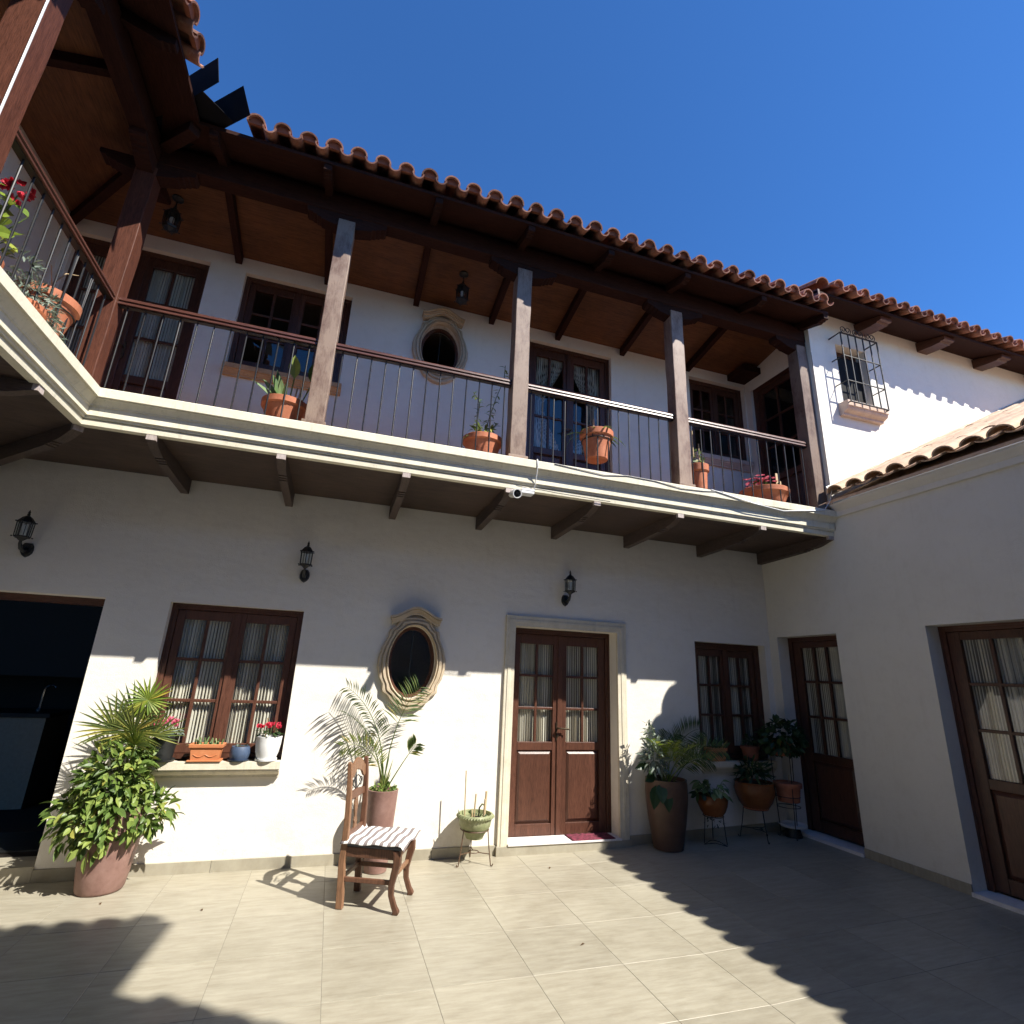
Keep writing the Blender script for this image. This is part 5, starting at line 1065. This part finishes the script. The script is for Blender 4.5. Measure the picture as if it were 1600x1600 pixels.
t = thing('potted_plant', 'pot with red geranium bloom behind the left railing', 'potted plant', (-2.16, 3.16, ZF), 0, GP)
pot(t, [(0.09, 0), (0.1, 0.004), (0.13, 0.18)]+rim(0.13, 0.22, 0.016, 0.04), 'terracotta', 0.115, 0.2); b = B(); s_ = B()
for k in range(40):
    q = Vector((rnd.uniform(-.10, .14), rnd.uniform(-.16, .16), rnd.uniform(0.22, 0.60))); leaf(b, q, rdir(rnd, -0.2, 0.6), 0.085, 0.08, (Vector((0.6, -0.6, 0.6))+rdir(rnd)*0.4).normalized(), 0.6, 0.1, 5); s_.tube([(0, 0, 0.18), q], 0.003, 4)
s_.tube([(0, 0, 0.2), (0.04, 0.06, 0.5), (0.06, 0.08, 0.70)], 0.004, 5); b.build('foliage', 'leaf_lime', t); s_.build('stem', 'stem_green', t); f = B()
for k in range(34):
    d = rdir(rnd, -0.3, 1); c_ = Vector((0.06, 0.08, 0.72))+d*0.055
    for m_ in range(4): leaf(f, c_, d+rdir(rnd)*0.8, 0.035, 0.03, d, 0.2, 0.1, 2)
f.build('flower', 'petal_red', t)

# ------------------------------------------------------------------ chair with striped cloth
CH = thing('wooden_chair', 'carved brown wooden dining chair standing alone in the sun', 'chair', (0.50, 4.535, 0), R(-24))
# local: +x is the front, y across (left of sitter = +y)
W2 = 0.165; BX, FX2, SH = -0.19, 0.19, 0.395
for sg in (-1, 1):
    b = B(); pts = []                                    # rear leg + back post in one sweep
    path = [(BX+0.012, 0.0, 0.024), (BX+0.006, 0.12, 0.024), (BX-0.006, 0.28, 0.023), (BX, 0.40, 0.023), (BX-0.005, 0.60, 0.020), (BX-0.02, 0.80, 0.018), (BX-0.033, 0.915, 0.016), (BX-0.035, 0.928, 0.010)]
    for x_, z_, hw in path: b.v += [(x_-hw, sg*W2-hw*0.85, z_), (x_+hw, sg*W2-hw*0.85, z_), (x_+hw, sg*W2+hw*0.85, z_), (x_-hw, sg*W2+hw*0.85, z_)]
    for i in range(len(path)-1):
        for k in range(4): b.f.append((i*4+k, i*4+(k+1) % 4, i*4+4+(k+1) % 4, i*4+4+k))
    n_ = len(path)-1; b.f += [(3, 2, 1, 0), (n_*4, n_*4+1, n_*4+2, n_*4+3)]
    b.build('rear_leg', 'chair_light' if sg < 0 else 'chair_wood', CH, bevel=0.005)
    b = B(); path = [(0.035, 0.0, 0.020), (0.040, 0.018, 0.022), (0.020, 0.05, 0.019), (-0.006, 0.11, 0.018), (-0.010, 0.17, 0.020), (0.004, 0.24, 0.023), (0.018, 0.30, 0.026), (0.016, 0.35, 0.026), (0.006, SH-0.012, 0.024)]
    for dx, z_, hw in path: b.v += [(FX2+dx-hw, sg*(W2+0.012)-hw*0.9, z_), (FX2+dx+hw, sg*(W2+0.012)-hw*0.9, z_), (FX2+dx+hw, sg*(W2+0.012)+hw*0.9, z_), (FX2+dx-hw, sg*(W2+0.012)+hw*0.9, z_)]
    for i in range(len(path)-1):
        for k in range(4): b.f.append((i*4+k, i*4+(k+1) % 4, i*4+4+(k+1) % 4, i*4+4+k))
    n_ = len(path)-1; b.f += [(3, 2, 1, 0), (n_*4, n_*4+1, n_*4+2, n_*4+3)]; b.build('front_leg', 'chair_wood', CH, bevel=0.005)
    B().box(BX+0.01, FX2-0.005, sg*W2-0.011, sg*W2+0.011, 0.165, 0.195).build('stretcher', 'chair_wood', CH, bevel=0.004)
    B().box(BX+0.02, FX2-0.01, sg*(W2+0.004)-0.012, sg*(W2+0.004)+0.012, SH-0.075, SH-0.012).build('apron', 'chair_wood', CH, bevel=0.003)
B().box(FX2-0.012, FX2+0.012, -W2+0.012, W2-0.012, 0.21, 0.235).build('stretcher', 'chair_light', CH, bevel=0.004)
B().box(BX-0.008, BX+0.012, -W2+0.018, W2-0.018, 0.17, 0.20).build('stretcher', 'chair_wood', CH, bevel=0.004)
B().box(FX2-0.01, FX2+0.014, -W2+0.012, W2-0.012, SH-0.075, SH-0.012).build('apron', 'chair_wood', CH, bevel=0.003)
b = B(); b.add([(BX+0.015, -W2-0.018, SH-0.012), (FX2+0.045, -W2-0.035, SH-0.012), (FX2+0.045, W2+0.035, SH-0.012), (BX+0.015, W2+0.018, SH-0.012), (BX+0.015, -W2-0.018, SH+0.022), (FX2+0.045, -W2-0.035, SH+0.022), (FX2+0.045, W2+0.035, SH+0.022), (BX+0.015, W2+0.018, SH+0.022)],
      [(3, 2, 1, 0), (4, 5, 6, 7), (0, 1, 5, 4), (1, 2, 6, 5), (2, 3, 7, 6), (3, 0, 4, 7)]); b.build('seat', 'cushion', CH, bevel=0.012)
def backpiece(poly, name, x0, lean, th=0.018, mat='chair_wood'):
    b = B(); xb = lambda z_: BX-0.003-max(0, z_-0.45)*lean
    b.prism(poly, lambda q: (xb(q[1])-th/2, q[0], q[1]), lambda q: (xb(q[1])+th/2, q[0], q[1])); return b.build(name, mat, CH, bevel=0.003)
iw_ = W2-0.015
top_ = [(-iw_, 0.80)]+[(iw_*(-1+2*i/16), 0.885+0.055*max(0, math.cos(PI*(-1+2*i/16)*0.62))-(0.012 if abs(-1+2*i/16) > 0.85 else 0)) for i in range(17)]+[(iw_, 0.80)]+[(iw_*(1-2*i/14), 0.795+0.062*max(0, math.cos(PI*(1-2*i/14)*0.62))**1.0-0.006*math.sin(6*PI*i/14)) for i in range(1, 14)]
backpiece(top_, 'crest_rail', BX, 0.07, mat='chair_light'); backpiece([(-iw_, 0.665), (iw_, 0.665), (iw_, 0.71), (0, 0.725), (-iw_, 0.71)], 'middle_rail', BX, 0.07)
backpiece([(-iw_, 0.43), (iw_, 0.43), (iw_, 0.465), (-iw_, 0.465)], 'lower_rail', BX, 0.07)
vs_ = [(0.030, 0.46), (0.022, 0.49), (0.030, 0.51), (0.016, 0.535), (0.026, 0.58), (0.034, 0.62), (0.026, 0.655), (0.030, 0.67)]
backpiece([(-a, z_) for a, z_ in vs_]+[(a, z_) for a, z_ in vs_[::-1]], 'splat', BX, 0.07, 0.014, 'chair_light')
b = B(); xb = BX-0.025
for sg in (-1, 1):
    pts = [(xb, sg*(0.01+0.07*math.sin(PI*i/16)), 0.725+0.09*i/16) for i in range(17)]; b.tube(pts, 0.0045, 5); b.tube([(xb, sg*(0.075-0.03*math.cos(i*0.5)), 0.765+0.028*math.sin(i*0.5)) for i in range(11)], 0.0038, 5)
b.build('iron_scroll', 'iron', CH, True)
# cloth draped on the seat
b = B(); nx, ny = 18, 18; rnd = random.Random(9)
for i in range(nx+1):
    for j in range(ny+1):
        u = -0.215+0.475*i/nx; v = -0.215+0.43*j/ny; zz = SH+0.030+0.004*math.sin(u*38+j*0.3)+0.004*math.sin(v*30+u*12)
        if v < -0.195: zz -= 0.014
        if u > 0.235: zz -= 0.018*(1+0.5*math.sin(v*20))
        if u < -0.17 and v > 0.1: zz += 0.035*(v-0.1)/0.1
        vv = v*(0.94+0.06*i/nx)
        b.v.append((u, vv, zz))
for i in range(nx):
    for j in range(ny): a = i*(ny+1)+j; b.f.append((a, a+ny+1, a+ny+2, a+1))
cl = b.build('seat_cloth', 'stripes', None, True, loc=(0.50, 4.535, 0), rot=(0, 0, R(-24))); md = cl.modifiers.new('solidify', 'SOLIDIFY'); md.thickness = 0.004
meta(cl, 'grey and white striped cloth spread over the chair seat', 'cloth')

# ------------------------------------------------------------------ doormat, camera, cables
b = B(); nx = 24
for i in range(nx+1):
    for j in range(9): b.v.append((2.42+0.46*i/nx, D-0.05+0.20*j/8, 0.1005+0.004*math.sin(i*1.7)*math.sin(j*2.1)+0.004))
for i in range(nx):
    for j in range(8): a = i*9+j; b.f.append((a, a+9, a+10, a+1))
o = b.build('doormat', 'mat_pink', None, True); md = o.modifiers.new('solidify', 'SOLIDIFY'); md.thickness = 0.008; meta(o, 'small crimson patterned mat on the marble threshold', 'doormat')
t = thing('security_camera', 'white bullet security camera under the gallery edge', 'camera', (1.352, 4.30, ZS))
tg = Vector((0.05, -1, -0.30)).normalized(); rq = tg.to_track_quat('Z', 'Y'); mw = Matrix.Translation((0, -0.02, -0.055)) @ rq.to_matrix().to_4x4()
def lathe_m(prof, mw_, n_=18):
    b = B().lathe(prof, (0, 0, 0), n_); b.v = [tuple(mw_ @ Vector(p)) for p in b.v]; return b
lathe_m([(0.036, -0.05), (0.038, -0.045), (0.038, 0.075), (0.042, 0.08), (0.042, 0.10), (0.035, 0.10), (0.034, 0.085)], mw).build('housing', 'plastic_white', t, True); lathe_m([(0.033, 0.086), (0.033, 0.09), (0.018, 0.09), (0.016, 0.098), (0.002, 0.10)], mw).build('lens', 'lens', t, True)
B().tube([(0, 0, 0), (0, 0.0, -0.03), (0, 0.005, -0.055)], [0.022, 0.014, 0.012], 10).build('mount', 'plastic_white', t, True)
t = thing('junction_box', 'white plastic junction box next to the security camera', 'junction box', (1.475, 4.285, ZS)); B().box(-0.06, 0.06, -0.045, 0.045, -0.048, 0.0).build('box', 'plastic_white', t, bevel=0.005); B().box(-0.063, 0.063, -0.048, 0.048, -0.02, -0.013).build('lid_seam', 'plastic_white', t)
def cable(pts, r, mat, label):
    meta(B().tube(pts, r, 5).build('cable', mat, None, True), label, 'cable')
yl = FY-0.094
cable([(1.535, 4.30, 3.47), (1.53, yl-0.004, 3.468), (1.535, yl-0.004, 3.40), (1.54, yl+0.03, 3.34), (1.54, yl+0.06, 3.26), (1.535, yl+0.085, 3.20), (1.52, 4.27, 3.185)], 0.005, 'plastic_white', 'white cable dropping from the gallery floor to the junction box')
cable([(1.36, 4.245, 3.215), (1.5, 4.25, 3.205), (1.60, 4.245, 3.21), (1.75, 4.25, 3.205), (2.3, 4.248, 3.198)], 0.004, 'black_wire', 'thin black cable along the lower edge of the gallery by the camera')
cable([(1.70, yl-0.003, 3.455), (1.95, yl-0.004, 3.44), (2.2, yl-0.004, 3.425), (2.45, yl-0.003, 3.456), (2.75, yl-0.003, 3.45), (3.05, yl-0.004, 3.42), (3.3, yl-0.003, 3.43), (3.55, yl-0.002, 3.458)], 0.004, 'lead', 'grey cable sagging along the top of the gallery fascia')
cable([(3.40, yl-0.003, 3.458), (3.6, yl-0.004, 3.43), (3.9, yl-0.004, 3.385), (4.3, yl+0.01, 3.36), (4.6, yl-0.003, 3.40), (4.85, yl-0.004, 3.44), (4.93, 4.15, 3.56), (4.96, 4.13, 3.72)], 0.005, 'plastic_white', 'pale cable running up to the tiles at the gallery right end')
cable([(-1.945, 2.705, 3.5), (-1.948, 2.703, 4.2), (-1.95, 2.70, 5.0), (-1.945, 2.703, 5.6)], 0.006, 'plastic_white', 'thin white line up the near post of the left gallery')  # thin white tube along the near corner of the post

# ------------------------------------------------------------------ kitchen seen through the passage
t = thing('kitchen_counter', 'pale kitchen counter with dark top in the shadowed passage', 'counter', (-3.6, 7.2, 0.1))
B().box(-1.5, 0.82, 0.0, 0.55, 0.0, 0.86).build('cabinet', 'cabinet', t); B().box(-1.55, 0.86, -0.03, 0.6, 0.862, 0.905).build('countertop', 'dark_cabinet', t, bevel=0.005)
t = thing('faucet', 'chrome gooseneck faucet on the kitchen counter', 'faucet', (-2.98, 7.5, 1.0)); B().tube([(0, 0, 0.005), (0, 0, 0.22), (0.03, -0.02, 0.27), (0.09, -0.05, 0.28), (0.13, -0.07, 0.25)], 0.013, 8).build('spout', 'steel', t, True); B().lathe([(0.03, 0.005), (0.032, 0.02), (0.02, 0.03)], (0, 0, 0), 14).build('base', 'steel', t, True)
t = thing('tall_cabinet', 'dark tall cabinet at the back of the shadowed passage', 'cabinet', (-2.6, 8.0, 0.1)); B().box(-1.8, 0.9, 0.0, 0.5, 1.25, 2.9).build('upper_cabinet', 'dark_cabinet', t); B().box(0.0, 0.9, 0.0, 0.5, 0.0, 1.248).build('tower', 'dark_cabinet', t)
meta(B().box(-2.75, -2.0, 5.75, 6.3, 0.097, 0.11).build('floor_mat', 'mat_pink' if False else 'pot_black'), 'dark mat on the floor just inside the passage', 'mat')

# ------------------------------------------------------------------ fallen leaves on the paving
rnd = random.Random(77)
for x, y, lab in ((-1.28, 4.86, 'small dry leaf just in front of the big shrub planter'), (-0.62, 4.62, 'small dry leaf between the shrub planter and the chair shadow'), (1.74, 3.62, 'small dry leaf alone on the sunlit paving in the foreground'), (2.05, 4.95, 'small dry leaf in front of the door step')):
    b = B(); a = rnd.uniform(0, 6.28); leaf(b, (0, 0, 0.004), (math.cos(a), math.sin(a), 0.25), rnd.uniform(0.025, 0.05), rnd.uniform(0.012, 0.02), Vector((0, 0, 1)), 0.5, 0.3, 3)
    o = b.build('fallen_leaf', 'dry_leaf', None, loc=(x, y, fz(x))); meta(o, lab, 'leaf', 'fallen leaves on the courtyard paving')
